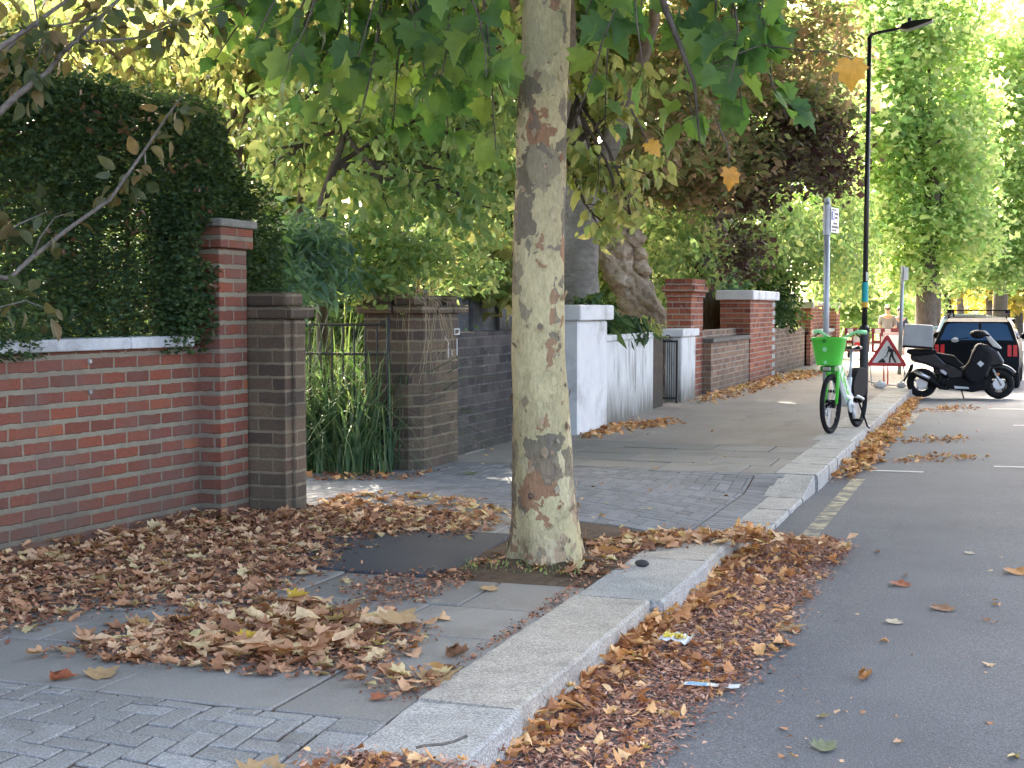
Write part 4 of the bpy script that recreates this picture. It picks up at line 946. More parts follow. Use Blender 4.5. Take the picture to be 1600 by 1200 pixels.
make_tree('ivy', 'dark ivy mound tumbling over the grey brick wall', 'ivy', None,
    [((-4.95, 32.2, 1.25), (.35, 1.7, .5)), ((-5.0, 33.6, 1.5), (.4, 1.4, .5)), ((-5.1, 32.6, 1.9), (.5, 1.2, .4))], 110, 22, .14, T_sm, .11, L_hedge, droop=.5)
make_tree('shrub', 'dark strap-leaved shrub sprawling over the white rendered wall', 'shrub', None,
    [((-4.95, 17.8, 1.28), (.22, .7, .16)), ((-4.85, 18.7, 1.18), (.2, .5, .16)), ((-5.05, 17.4, 1.45), (.15, .35, .2))], 52, 16, .09, T_nar, .19, L_hedge, droop=.8)
make_tree('fern', 'small yellow green fern growing at the top of the dark gate post', 'fern', None,
    [((-5.0, 20.2, 1.15), (.15, .5, .1))], 14, 12, .08, T_nar, .16, L_yell, droop=.8)
# trees behind the gardens
bgs = [(40, 200, 26, 'broad pale green tree far behind the left half of the hedge'), (250, 190, 24, 'sunlit yellow green tree far behind the hedge end'), (450, 170, 27, 'tall airy tree far behind the short sooty pier'), (640, 220, 24, 'round-headed tree far behind the grass-topped pier'), (800, 200, 28, 'tall green tree far behind the plane trunk'), (980, 250, 31, 'green tree far behind the warty burred trunk'), (1100, 330, 34, 'green tree far behind the tall stepped-head pier'), (1200, 160, 38, 'tall green tree far behind the copper beeches')]
for k, (u, v, d, lab) in enumerate(bgs):
    make_tree('background_tree', lab, 'tree', tk(u, d, [(u, 400), (u+8, 250)], .2), px_blobs([(u, v-120, d, 130, 110, 1.6), (u-60, v+20, d, 100, 90, 1.4), (u+70, v+40, d-1, 100, 100, 1.4), (u, v+150, d-1, 130, 90, 1.3)]), 170, 20, .36, T_star, .25, [L_bgy, L_bgy, L_mid, L_far][k % 4], M_bark, .5, .5, twigs=3, group='trees behind the gardens')
for u, v, d, lab in [(-20, 440, 21, 'dark green shrub glimpsed through the left end of the hedge'), (130, 430, 19, 'dark green shrub glimpsed through the thin middle of the hedge'), (290, 420, 20, 'dense shrub in the garden just left of the tall red pier'), (440, 470, 17, 'dense shrub deep in the garden beyond the short sooty pier'), (560, 470, 17, 'dense leafy shrub deep behind the iron gate'), (690, 450, 19, 'leafy shrub behind the crumbling pier and timber fence'), (830, 430, 25, 'leafy shrub just left of the stout grey trunk'), (930, 430, 28, 'dark leafy shrub in the gap between the stout grey trunk and the burred trunk'), (1070, 470, 31, 'leafy shrub deep behind the stepped-head pier')]:
    make_tree('shrub', lab, 'shrub', None, px_blobs([(u, v, d, 85, 55, .9), (u+20, v-60, d+.5, 70, 50, .8), (u, v+60, d, 90, 45, .8)]), 190, 17, .24, T_ov, .15, L_hedge if 'gate' in lab or 'sooty' in lab else L_mid, droop=.6)
# unseen crowns added above the frame to keep sun off the ground
make_tree('garden_tree', 'added lime-like tree out of view, its canopy blocking sun from the pavement', 'tree', [(-8.0, 8.3, -.1, .22), (-8.0, 8.3, 2.0, .2), (-7.4, 9.2, 4.5, .16)],
    [((-6.0, 9.6, 6.3), (2.4, 3.4, 1.4)), ((-5.6, 5.4, 6.2), (2.4, 3.0, 1.4)), ((-5.6, 14.0, 7.4), (2.6, 3.6, 1.6)), ((-5.2, 18, 8.3), (2.6, 3.4, 1.8))], 950, 24, .75, T_lob, .34, L_mid, M_bark, .4, .6, limbs=False)
make_tree('street_tree', 'street plane with an unseen crown added over the road to block sun', 'tree', [(-2.3, 47.5, -.1, .3), (-2.3, 47.5, 4, .26), (-2.2, 47, 7.5, .2)],
    [((-2.4, 16, 8.6), (3.0, 4.0, 2.0)), ((-2.2, 22, 9.8), (3.0, 4.0, 2.2)), ((.8, 19, 9.4), (3.0, 4.6, 2.0)), ((.6, 12, 8.0), (3.0, 4.0, 1.8)), ((-5.0, 25, 10.2), (3.0, 4.2, 2.2)), ((-1.5, 29, 11.0), (3.4, 4.0, 2.2))], 1300, 24, .8, T_lob, .40, L_far, M_bark, .4, .6, limbs=False, group='plane trees along the street')  # crown added well ahead of its trunk to shade road and pavement
t = thing('garden_tree', 'added garden tree beyond the stout grey trunk, its unseen canopy blocking the sun', 'tree', (-9.2, 23.0, 0))
P = np.concatenate([np.array(c)+unit(n)*rng.random((n, 1))**.4*np.array(r) for c, r, n in (((-7.8, 23.6, 6.6), (1.6, 5.2, .6), 5200), ((-10.4, 19.6, 6.9), (1.2, 1.5, .5), 1500), ((-8.0, 16.4, 6.7), (.6, 1.8, .5), 600), ((-6.4, 32.5, 6.9), (1.6, 3.4, .6), 2200), ((-4.6, 30.2, 6.6), (1.5, 1.4, .5), 1000))])  # unseen leaf patches, added where sun would reach the pavement and gate
scatter('foliage', T_lob, P, leaf_frames(len(P), .4, .6), rng.uniform(.22, .34, len(P)), L_mid, t)
trunk_mesh([(-9.2, 23, -.1, .24), (-9.2, 23, 2.5, .2), (-9.0, 23.2, 5.2, .15), (-8.6, 23.4, 7.0, .09)], 16, 8, .2, .03, 9).build('trunk', M_bark, t, smooth=True)
g = MB()
for q in P[::600]: g.tube(wig((-9.0, 23.2, 5.2), q, 6, .05), list(np.linspace(.06, .01, 6)), 6)
g.build('branches', M_bark, t, smooth=True)
# far street planes filling the right
far = [(1445, 34, 7.5, [(1400, 100, 42, 90, 110, 2.2), (1350, 200, 41, 60, 90, 1.6), (1440, 240, 42, 100, 80, 2.0), (1380, 330, 41, 70, 60, 1.5), (1470, 360, 42, 90, 60, 1.8), (1440, 20, 43, 120, 80, 2.2), (1420, 420, 42, 60, 40, 1.3), (1360, -20, 44, 90, 60, 2), (1500, 180, 44, 60, 90, 1.8), (1480, 300, 44, 70, 60, 1.8)], 'bright green street plane beyond the street lamp', L_far),
       (1560, 52, 9, [(1540, 120, 54, 90, 120, 2.4), (1590, 260, 54, 80, 110, 2.4), (1520, 330, 54, 80, 70, 2.0), (1600, 390, 54, 70, 60, 2.0), (1620, 100, 56, 80, 140, 2.4), (1530, 410, 54, 60, 40, 1.5)], 'sunlit street plane overhanging the road at the right edge', L_far),
       (1340, 56, 8, [(1330, 60, 60, 90, 120, 2.4), (1300, 220, 60, 80, 90, 2.2), (1350, 360, 60, 90, 70, 2.2), (1330, 440, 60, 80, 40, 2.0)], 'green street plane far down behind the roadworks', L_far)]
for u, d, hh, bl, lab, lm in far:
    bx = base_of(u, d+8)
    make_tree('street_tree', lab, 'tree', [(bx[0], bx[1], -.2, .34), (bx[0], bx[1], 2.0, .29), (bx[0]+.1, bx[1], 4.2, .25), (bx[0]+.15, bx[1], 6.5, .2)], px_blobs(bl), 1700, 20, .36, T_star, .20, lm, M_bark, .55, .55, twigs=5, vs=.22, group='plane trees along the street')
for u, v, d, lab in [(1480, 430, 75, 'golden tree glowing above the black car roof'), (1590, 450, 72, 'orange gold tree at the far right end of the road'), (1400, 440, 80, 'hazy green gold tree at the far end of the pavement'), (1545, 440, 90, 'green gold tree closing the far end of the road'), (1365, 250, 84, 'pale green tree filling the sky gap left of the street lamp head'), (1425, 120, 88, 'pale green tree filling the sky gap under the street lamp arm'), (1500, 250, 86, 'pale green tree far behind the bright street plane'), (1590, 200, 92, 'pale green tree at the right edge, far behind the sunlit street plane'), (120, 60, 31, 'golden yellow tree far behind the top of the hedge, left side'), (300, 40, 33, 'golden yellow tree far behind the right shoulder of the hedge'), (820, 60, 36, 'golden yellow tree far behind the crown of the plane tree')]:
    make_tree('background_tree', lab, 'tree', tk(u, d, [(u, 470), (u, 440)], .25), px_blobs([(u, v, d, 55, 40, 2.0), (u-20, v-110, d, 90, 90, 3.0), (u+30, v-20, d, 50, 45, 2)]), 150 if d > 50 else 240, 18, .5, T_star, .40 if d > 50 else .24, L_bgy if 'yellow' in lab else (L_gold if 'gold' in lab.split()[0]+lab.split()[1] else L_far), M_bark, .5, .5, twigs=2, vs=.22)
for u, v, d, lab in [(1335, 500, 60, 'sunlit green hedge far down the pavement behind the street lamp'), (1385, 485, 64, 'sunlit green hedge far behind the two workers'), (1440, 490, 70, 'sunlit green bush far behind the grey top box'), (1500, 490, 96, 'pale bush at the far end of the road, behind the black car roof'), (1575, 490, 92, 'pale bush at the far right end of the road')]:
    make_tree('bush', lab, 'bush', None, px_blobs([(u, v, d, 45, 32, 1.5), (u-15, v-30, d, 40, 30, 1.5), (u+15, v-45, d+2, 40, 35, 1.5)]), 110, 18, .4, T_star, .26, L_far if u < 1480 else L_gold, droop=.5, vs=.22)

# ---- grass: tall blades swallowing the gate
_blades_kind = 'stuff'
def blades(name, n, xr, yr, hr, m, parent, lean=.45, wd=.012, zb=0.0, seg=5, dirn=None, droop=1.0):
    V = []; T = []; Rn = []
    for k in range(n):
        x, y = random.uniform(*xr), random.uniform(*yr); h = random.uniform(*hr); a = random.uniform(0, 6.28) if dirn is None else random.gauss(dirn, .6); le = random.uniform(.1, 1)*lean*h
        w_ = wd*random.uniform(.6, 1.3); b = len(V); r = random.random(); zz = zb(x, y) if callable(zb) else zb
        for i in range(seg+1):
            s = i/seg; q = le*s*s; z = zz + h*(s - droop*.42*(le/h)*s**3*1.6); ww = w_*(1-s**2.5)+.0006
            px_, py_ = -math.sin(a+.6)*ww, math.cos(a+.6)*ww
            cx, cy = x+math.cos(a)*q, y+math.sin(a)*q
            V += [(cx-px_, cy-py_, z), (cx+px_, cy+py_, z)]; Rn += [r, r]
        for i in range(seg): T += [(b+2*i, b+2*i+1, b+2*i+3), (b+2*i, b+2*i+3, b+2*i+2)]
    me = bpy.data.meshes.new(name); me.from_pydata(V, [], T); at_ = me.attributes.new('rnd', 'FLOAT', 'POINT'); at_.data.foreach_set('value', Rn)
    me.materials.append(m); me.update(); o = link(name, me, parent); o['kind'] = _blades_kind; return o
t = thing('grass_clump', 'tall arching green grass pushing through and over the iron gate', 'grass', (-5.8, 11.5, 0))
make_tree('shrub', 'dark bushy undergrowth in the driveway just behind the iron gate', 'shrub', None, [((-7.2, 13.0, .7), (1.1, .8, .75)), ((-6.3, 13.2, .8), (.8, .6, .7)), ((-8.3, 12.6, .7), (1.0, .8, .8)), ((-5.75, 12.9, .6), (.4, .4, .6)), ((-7.0, 13.4, 1.3), (1.4, .6, .5)), ((-6.0, 13.3, 1.2), (.7, .5, .4))], 300, 24, .16, T_ov, .085, L_hedge, droop=.6)
blades('blades', 800, (-6.6, -5.15), (11.42, 12.3), (.8, 1.7), L_reed, t, .9, .012)
blades('blades', 900, (-6.6, -5.1), (11.1, 12.3), (.4, 1.5), L_reed, t, 1.5, .008)
blades('blades', 520, (-6.5, -5.25), (10.98, 11.34), (.4, 1.35), L_reed, t, .8, .011)
blades('dry_blades', 120, (-6.4, -5.2), (11.4, 12.0), (.6, 1.5), L_straw, t, .7, .006)
t = thing('dry_grass', 'straw coloured grass tuft hanging off the crumbling pier head', 'grass', (-5.1, 11.8, 1.55))
blades('blades', 46, (-5.4, -4.98), (11.45, 12.3), (.12, .34), L_straw, t, .8, .004, 1.55)
blades('blades', 34, (-5.3, -4.93), (11.5, 12.1), (.1, .22), L_straw, t, 3.6, .0035, 1.52, 8, -.7, 1.9)
g = MB()
for k in range(12):
    y = random.uniform(11.5, 12.2); x0 = random.uniform(-5.2, -4.95)
    g.tube([(x0, y, 1.57), (-4.88, y+random.uniform(-.05, .1), 1.5), (-4.86, y+random.uniform(-.1, .2), 1.2), (-4.88, y+random.uniform(-.15, .3), random.uniform(.7, 1.0))], [.003, .003, .0025, .0015], 4)
g.build('hanging_stalks', plain('straw_stalks', (.40, .32, .19), .8), t)
t = thing('weeds', 'low weeds sprouting at the foot of the iron gate', 'plant', (-5.6, 11.2, 0))
P = np.stack([rng.uniform(-5.95, -5.25, 160), rng.uniform(10.98, 11.25, 160), rng.uniform(0, .16, 160)], 1)
scatter('foliage', T_lob, P, leaf_frames(160, .3, .6), rng.uniform(.04, .08, 160), L_mid, t)
t = thing('moss_patch', 'mossy grass tufts around the plane tree foot', 'grass', (-2.5, 7.3, 0)); t['kind'] = 'thing'
blades('blades', 150, (-2.85, -2.15), (7.12, 7.42), (.01, .035), L_mid, t, .8, .003, .02, 3)

# ================================================================== LEAF LITTER
def in_poly(u, v, poly):
    c = False; n = len(poly)
    for i in range(n):
        (x1, y1), (x2, y2) = poly[i], poly[(i+1) % n]
        if (y1 > v) != (y2 > v) and u < (x2-x1)*(v-y1)/(y2-y1)+x1: c = not c
    return c
def ground_poly(px, z): return [tuple(gnd(u, v, z)[:2]) for u, v in px]
def fill(poly, per_m2, edge=.0):
    xs = [p[0] for p in poly]; ys = [p[1] for p in poly]; A_ = (max(xs)-min(xs))*(max(ys)-min(ys)); out = []
    for k in range(int(A_*per_m2)):
        x, y = random.uniform(min(xs), max(xs)), random.uniform(min(ys), max(ys))
        j = edge*random.gauss(0, 1), edge*random.gauss(0, 1)
        if in_poly(x+j[0], y+j[1], poly): out.append((x, y))
    return out
L_lit = leaf_mat('brown_dead_leaves', G((0.194, 0.096, 0.054), (0.368, 0.185, 0.100), (0.523, 0.285, 0.154), (0.640, 0.386, 0.227), (0.755, 0.516, 0.317), (0.580, 0.480, 0.235)), None, .12, .75, .2)
L_gut = leaf_mat('orange_brown_gutter_leaves', G((0.233, 0.099, 0.048), (0.430, 0.197, 0.089), (0.645, 0.314, 0.137), (0.806, 0.448, 0.202), (0.896, 0.591, 0.306)), None, .12, .75, .2)
L_crumb = leaf_mat('leaf_crumbs', G((0.128, 0.058, 0.037), (0.255, 0.111, 0.065), (0.408, 0.196, 0.111), (0.561, 0.323, 0.196)), None, 0, .85, .15)
L_rust = leaf_mat('rusty_leaf_fibres', G((0.192, 0.084, 0.058), (0.360, 0.168, 0.108), (0.528, 0.282, 0.186), (0.672, 0.444, 0.312)), None, 0, .85, .15)
T_lit = [tpl_lobed(.35, .25, 0, .5, 2, 11), tpl_lobed(.2, .5, .12, -.6, 1, 12), tpl_lobed(-.35, .25, .15, .5, 2, 13), tpl_lobed(.6, .15, -.1, .3, 2, 14), tpl_lobed(.2, -.4, .2, .4, 1, 15), tpl_rolled(18, 6.5), tpl_ovate(.3, -.2, .3), tpl_ovate(.22, .25, .4), tpl_small(.42, .25), tpl_small(.3, .35)]
T_gut = [tpl_ovate(.2, -.25, .5), tpl_ovate(.15, .3, .6), tpl_ovate(.26, .2, .5), tpl_rolled(21, 6.5), tpl_lobed(.5, .4, .1, .5, 1, 22), tpl_lobed(.3, -.5, .3, -.4, 1, 23), tpl_small(.3, .5), tpl_small(.2, .6)]
T_crumb = [tpl_small(.25, .4), tpl_small(.4, .2), (np.array([(0, 0, 0), (.5, .1, .1), (.3, .8, .0), (-.1, .6, .12)], float), np.array([(0, 1, 2), (0, 2, 3)]))]
T_fib = [tpl_small(.05, .3), tpl_small(.09, .4), tpl_small(.2, .4), (np.array([(-.04, 0, 0), (.04, 0, 0), (.10, .5, .05), (.0, 1, .02), (.02, .5, .05)], float), np.array([(0, 1, 4), (1, 2, 4), (2, 3, 4)]))]
def flat_frames(n, tilt=.35):
    a = rng.uniform(0, 2*math.pi, n); ax = np.stack([np.cos(a), np.sin(a), rng.normal(size=n)*tilt], 1)
    nr = np.stack([rng.normal(size=n)*tilt, rng.normal(size=n)*tilt, np.where(rng.random(n) < .8, 1., -1.)], 1); return frames(ax, nr)
def litter(name, label, polys, zf, lm, tp=T_lit, tilt=.4):
    PP = []; SS = []
    for poly, dens, size, h, e in polys:
        pts = fill(poly, dens, e)
        for x, y in pts: PP.append((x, y, zf(x, y) + .006 + random.random()**1.6*h)); SS.append(random.uniform(*size))
    P = np.array(PP); o = scatter(name, tp, P, flat_frames(len(P), tilt), np.array(SS), lm)
    o['kind'] = 'stuff'; o['label'] = label; return o
gp = lambda px: ground_poly(px, 0)
A1 = gp([(-150, 905), (0, 872), (150, 845), (300, 802), (480, 794), (640, 792), (740, 812), (770, 828), (720, 836), (560, 836), (500, 872), (490, 895), (440, 905), (460, 925), (420, 932), (300, 945), (120, 955), (0, 990), (-150, 1000)])
A2 = gp([(85, 1012), (200, 982), (330, 950), (450, 932), (545, 960), (650, 985), (650, 1012), (600, 1050), (480, 1058), (330, 1045), (150, 1035)])
A2b = gp([(300, 1020), (380, 965), (470, 945), (560, 985), (600, 1010), (520, 1045), (400, 1048)])
A3 = gp([(560, 1070), (640, 1045), (725, 1045), (690, 1078), (600, 1085)])
A4 = gp([(540, 905), (720, 890), (735, 910), (660, 940), (560, 950)])
A5 = gp([(610, 1100), (680, 1060), (890, 922), (920, 890), (935, 893), (905, 925), (700, 1062), (640, 1100)])
A6 = gp([(730, 885), (800, 865), (900, 880), (930, 850), (1060, 826), (1110, 826), (1000, 862), (930, 905), (850, 893)])
A7 = gp([(905, 852), (1000, 838), (1130, 830), (1330, 838), (1300, 858), (1120, 850), (950, 862)])
A8 = gp([(480, 790), (560, 770), (690, 775), (800, 800), (800, 822), (640, 800)])
A9 = gp([(905, 683), (960, 662), (1050, 655), (1060, 664), (990, 672), (930, 686)])
A10 = gp([(1085, 625), (1190, 592), (1260, 578), (1290, 585), (1200, 605), (1100, 632)])
A11 = gp([(480, 745), (560, 738), (640, 740), (700, 735), (640, 750), (500, 752)])
WF = gp([(-100, 900), (0, 870), (300, 800), (400, 800), (310, 830), (0, 900)])
litter('leaf_litter', 'drift of curled brown plane leaves on the pavement below the red brick wall', [
    (A1, 330, (.03, .10), .014, .12), (WF, 240, (.045, .11), .06, .05), (A2, 380, (.03, .105), .02, .09), (A4, 90, (.03, .06), .01, .06), (A2b, 360, (.05, .14), .08, .05), (A3, 330, (.04, .10), .03, .03), (A8, 190, (.05, .11), .015, .05), (A7, 220, (.06, .12), .03, .05), (A6, 150, (.05, .1), .02, .03)], zpav, L_lit, tilt=.2)
litter('leaf_crumbs', 'crumbled reddish leaf bits between the pavement leaves', [
    (A1, 2600, (.012, .045), .012, .10), (A2, 2600, (.012, .04), .02, .08), (A3, 2200, (.01, .03), .01, .05), (A4, 2600, (.012, .035), .012, .06), (A5, 3200, (.01, .03), .008, .02), (A6, 2000, (.012, .04), .012, .05), (A7, 1300, (.012, .04), .01, .06), (A11, 500, (.02, .06), .01, .03)], zpav, L_crumb, T_crumb)
litter('fallen_leaves', 'thin scatter of small orange leaves along the white wall and the far piers', [(A9, 240, (.04, .09), .02, .08), (A10, 110, (.05, .11), .02, .15), (A11, 60, (.05, .09), .01, .05)], lambda x, y: 0, L_gut)
zg = lambda x, y: ROADZ(x) + .035*math.exp(-max(0, x+1.62)/.13)
gr = lambda px: ground_poly(px, -.13)
B1 = gr([(560, 1215), (690, 1180), (780, 1150), (1010, 950), (1110, 865), (1170, 825), (1335, 852), (1270, 905), (1205, 1005), (1180, 1045), (1090, 1100), (1010, 1190), (1000, 1240), (560, 1260)])
B1k = gr([(700, 1200), (790, 1140), (1010, 955), (1110, 865), (1170, 828), (1200, 850), (1130, 900), (1040, 1000), (960, 1060), (880, 1130), (800, 1200)])
B0 = ground_poly([(430, 1240), (560, 1195), (640, 1172), (700, 1176), (770, 1186), (800, 1240)], -.1)
B2 = gr([(1295, 752), (1350, 692), (1420, 625), (1436, 624), (1405, 668), (1375, 720), (1320, 750)])
B3 = [gr([(1380, 690), (1460, 680), (1542, 684), (1460, 692)]), gr([(1370, 722), (1450, 708), (1548, 712), (1450, 724)]), gr([(1430, 642), (1480, 633), (1545, 636), (1480, 643)])]
litter('gutter_leaves', 'thick ribbon of orange brown leaves banked in the gutter against the kerb', [(B1, 230, (.025, .075), .02, .05), (B1k, 950, (.04, .10), .045, .03), (B0, 420, (.03, .08), .02, .04), (B2, 330, (.05, .11), .05, .04)] + [(b, 120, (.04, .08), .012, .08) for b in B3], lambda x, y: max(zg(x, y), zpav(x, y) if y < 4.15 else -1), L_gut, T_gut, tilt=.45)
litter('gutter_crumbs', 'fine rusty leaf crumbs spread beyond the banked gutter leaves', [(B1, 9000, (.012, .045), .012, .06), (B0, 7000, (.012, .04), .02, .05), (B2, 1200, (.015, .04), .02, .08)] + [(b, 420, (.02, .05), .008, .12) for b in B3] + [(gr([(560, 1230), (780, 1160), (1100, 880), (1370, 870), (1300, 960), (1230, 1050), (1080, 1230)]), 160, (.008, .025), .004, .06)], lambda x, y: max(zg(x, y), zpav(x, y) if y < 4.15 else -1)-.004, L_rust, T_fib+T_crumb[:1], tilt=.3)
# thin scatter everywhere
pts = []
for k in range(150):
    u, v = random.uniform(480, 1290), random.uniform(640, 830); p = gnd(u, v, 0)
    if -5.0 < p[0] < -2.05: pts.append((p[0], p[1], zpav(p[0], p[1])+.006))
for k in range(90):
    u, v = random.uniform(1050, 1640), random.uniform(640, 1200); p = gnd(u, v, -.13)
    if p[0] > -1.3: pts.append((p[0], p[1], ROADZ(p[0])+.006))
P = np.array(pts); o = scatter('scattered_leaf_bits', T_lit[:5]+T_crumb, P, flat_frames(len(P), .2), rng.uniform(.015, .055, len(P)), L_lit); o['kind'] = 'stuff'; o['label'] = 'tiny leaf scraps dotted over road and paving'
# single leaves one can point at
def leafm(n, c): return leaf_mat(n, [(0, tuple(x*.85 for x in c)), (1, c)], None, .12, .7, .25)
LC = dict(orange=leafm('orange_leaf', (.46, .22, .07)), tan=leafm('tan_leaf', (.46, .31, .16)), brown=leafm('brown_leaf', (.25, .13, .07)), yellow=leafm('yellow_leaf', (.58, .38, .05)), red=leafm('rust_leaf', (.36, .12, .06)), green=leafm('green_leaf', (.20, .22, .13)), pale=leafm('pale_leaf', (.55, .48, .36)))
HT = dict(roll=tpl_rolled(31, 5.5), curl=tpl_lobed(.18, .15, -.06, .3, 2, 32), flat=tpl_lobed(.08, .08, .03, .15, 2, 33), cup=tpl_lobed(.2, .2, .05, .2, 2, 34))
for u, v, s, ty, c, a, lab in [
    (1347, 1060, .12, 'roll', 'orange', 1.4, 'curled orange leaf lying alone on the open road'), (1215, 978, .14, 'curl', 'tan', .3, 'tan leaf on the road at the edge of the gutter drift'),
    (1468, 952, .13, 'flat', 'brown', 1.3, 'flat thin brown leaf on the road, right of the orange curl'), (1404, 914, .13, 'curl', 'red', 1.5, 'rusty red leaf lying farther up the road'),
    (1582, 896, .16, 'curl', 'orange', 1.2, 'ragged orange leaf at the right edge of the road'), (1276, 1168, .10, 'cup', 'green', .9, 'shrivelled grey green leaf near the bottom of the road'),
    (1394, 972, .09, 'flat', 'pale', 1.4, 'pale narrow leaf on the road between the rusty and the orange leaf'), (1512, 864, .07, 'flat', 'pale', 1.2, 'tiny whitish leaf high on the road'),
    (395, 1200, .17, 'cup', 'tan', 1.6, 'big tan leaf on the block paving at the bottom edge'), (702, 1030, .14, 'roll', 'brown', 1.3, 'rolled brown leaf on the flagstones beside the long kerb stone'),
    (450, 950, .11, 'cup', 'yellow', .4, 'bright yellow leaf on top of the leaf pile'), (140, 1060, .14, 'curl', 'tan', 1.2, 'tan curled leaf on the block paving at the left'),
    (80, 1066, .11, 'roll', 'red', .9, 'small rusty leaf at the far left of the block paving'), (580, 1093, .07, 'cup', 'red', .2, 'small red leaf at the edge of the block paving'),
    (660, 1066, .16, 'curl', 'tan', .9, 'wide tan leaf against the inner edge of the kerb'), (605, 992, .20, 'curl', 'tan', 1.3, 'large papery tan leaf at the right end of the leaf pile'),
    (760, 924, .10, 'flat', 'tan', 1.5, 'light tan leaf flat on the flagstones near the plane tree'), (935, 866, .17, 'cup', 'orange', .5, 'crumpled orange leaf leaning by the plane tree root'),
    (375, 1018, .09, 'cup', 'yellow', 1.0, 'yellow leaf low in the front of the leaf pile'), (730, 742, .12, 'flat', 'green', 1.2, 'pale green leaf on the driveway near the crumbling pier'),
    (1500, 640, .0, '', '', 0, '')]:
    if not ty: continue
    rd = u > 1130; p = gnd(u, v, -.13 if rd else 0.0); z = (ROADZ(p[0]) if rd else zpav(p[0], p[1])) + (.06 if 'pile' in lab else .006)
    ax = np.array([[math.cos(a), math.sin(a), .05]]); nr = np.array([[.06, -.12, 1.]])
    o = scatter('fallen_leaf', [HT[ty]], np.array([[0., 0., 0.]]), frames(ax, nr), np.array([s]), LC[c], smooth=True)
    o.location = (p[0], p[1], z); tag(o, lab, 'leaf', 'single fallen leaves')
# litter on the road
t = thing('snack_packet', 'crumpled yellow and white packet among the gutter leaves', 'litter', tuple(gnd(1057, 1006, -.09)))
M_pw = plain('white_plastic', (.70, .72, .72), .35); M_py = plain('yellow_plastic', (.62, .47, .05), .4)
def crumple(w_, l_, seed, h=.012):
    r = random.Random(seed); q = MB(); n = 7
    q.mesh([((i/n-.5)*l_, (j/4-.5)*w_, .02+r.uniform(0, h)+.5*h*math.sin(3*i)) for j in range(5) for i in range(n+1)], [(j*(n+1)+i, j*(n+1)+i+1, (j+1)*(n+1)+i+1, (j+1)*(n+1)+i) for j in range(4) for i in range(n)])
    return q
o = crumple(.13, .15, 3, .02).build('wrapper', M_pw, t, world=False); o = crumple(.055, .08, 4, .02).build('printed_panel', M_py, t, world=False); o.location = (-.015, -.01, .012)
o = crumple(.03, .05, 9, .02).build('printed_panel', M_py, t, world=False); o.location = (.03, -.03, .012)
t = thing('plastic_wrapper', 'folded white plastic wrapper lying where the gutter leaves meet the road', 'litter', tuple(gnd(1112, 1078, -.14)), .1)
crumple(.055, .23, 5, .004).build('wrapper', M_pw, t, world=False); o = MB().box(.03, .07, -.022, .015, .021, .027).build('printed_panel', plain('brown_print', (.20, .09, .07), .5), t, world=False)
o = MB().box(-.10, -.02, -.014, .012, .021, .0265).build('printed_panel', plain('blue_print', (.25, .45, .60), .5), t, world=False)
o = MB().ball((0, 0, 0), .03, 10, 7, (1.4, .9, .7)).build('stone', plain('dark_pebble', (.05, .045, .04), .7), smooth=True); o.location = tuple(gnd(1003, 880, .02)); tag(o, 'small dark lump sitting on the kerb stone beside the plane tree', 'stone')
o = MB().tube([(0, 0, -.05), (0, 0, .085)], .026, 14).build('watering_pipe', plain('black_plastic', (.012, .012, .014), .4), smooth=False); p = gnd(840, 884, 0); o.location = (p[0], p[1]-.02, 0); tag(o, 'short black watering pipe sticking up at the plane tree foot', 'pipe')
o = MB().tube(wig((0, 0, .01), (.14, .10, .035), 6, .06), .005, 6).build('twig', M_twig); o.location = tuple(gnd(650, 1178, 0)); o.location.z = zpav(-2.0, 4.2)+.02; tag(o, 'pale dry twig lying across the end of the kerb', 'twig')

# ================================================================== STREET FURNITURE, VEHICLES, PEOPLE
def text_mesh(name, body, size, m, parent, loc, rot, extrude=.002, bold=0.0, align='CENTER', shear=0.0):
    c = bpy.data.curves.new(name, 'FONT'); c.body = body; c.size = size; c.extrude = extrude; c.align_x = align; c.align_y = 'CENTER'; c.offset = bold; c.shear = shear
    o = bpy.data.objects.new(name, c); COL.objects.link(o)
    dg = bpy.context.evaluated_depsgraph_get(); me = bpy.data.meshes.new_from_object(o.evaluated_get(dg)); COL.objects.unlink(o); bpy.data.objects.remove(o); bpy.data.curves.remove(c)
    me.materials.clear(); me.materials.append(m); me.name = name
    q = link(name, me, parent, False); q.location = loc; q.rotation_euler = rot; return q
M_galv = plain('galvanised_steel', (.38, .40, .42), .45, .55, .5, .12, 9)
M_lampblk = plain('black_lamp_paint', (.016, .018, .020), .38, 0, .5, .25)
M_teal = plain('teal_band', (.0, .42, .44), .4); M_ochre = plain('yellow_band', (.72, .42, .03), .4)
M_signwh = plain('white_sign_face', (.86, .87, .87), .35, vary=.04); M_signbl = plain('sign_blue', (.03, .10, .36), .35); M_ink = plain('sign_black', (.02, .02, .022), .5)
M_red_r = plain('sign_red', (.62, .035, .045), .35, vary=.06)
M_rub = plain('black_rubber', (.016, .016, .017), .8, 0, .15, .25); M_steel = plain('bright_steel', (.55, .56, .57), .3, .9); M_silver = plain('silver_paint', (.50, .52, .53), .35, .3)
M_blkpl = plain('black_bodywork', (.010, .010, .012), .25, 0, .35, .15, coat=.12); M_matt = plain('matt_black_plastic', (.012, .012, .013), .75, 0, .12)

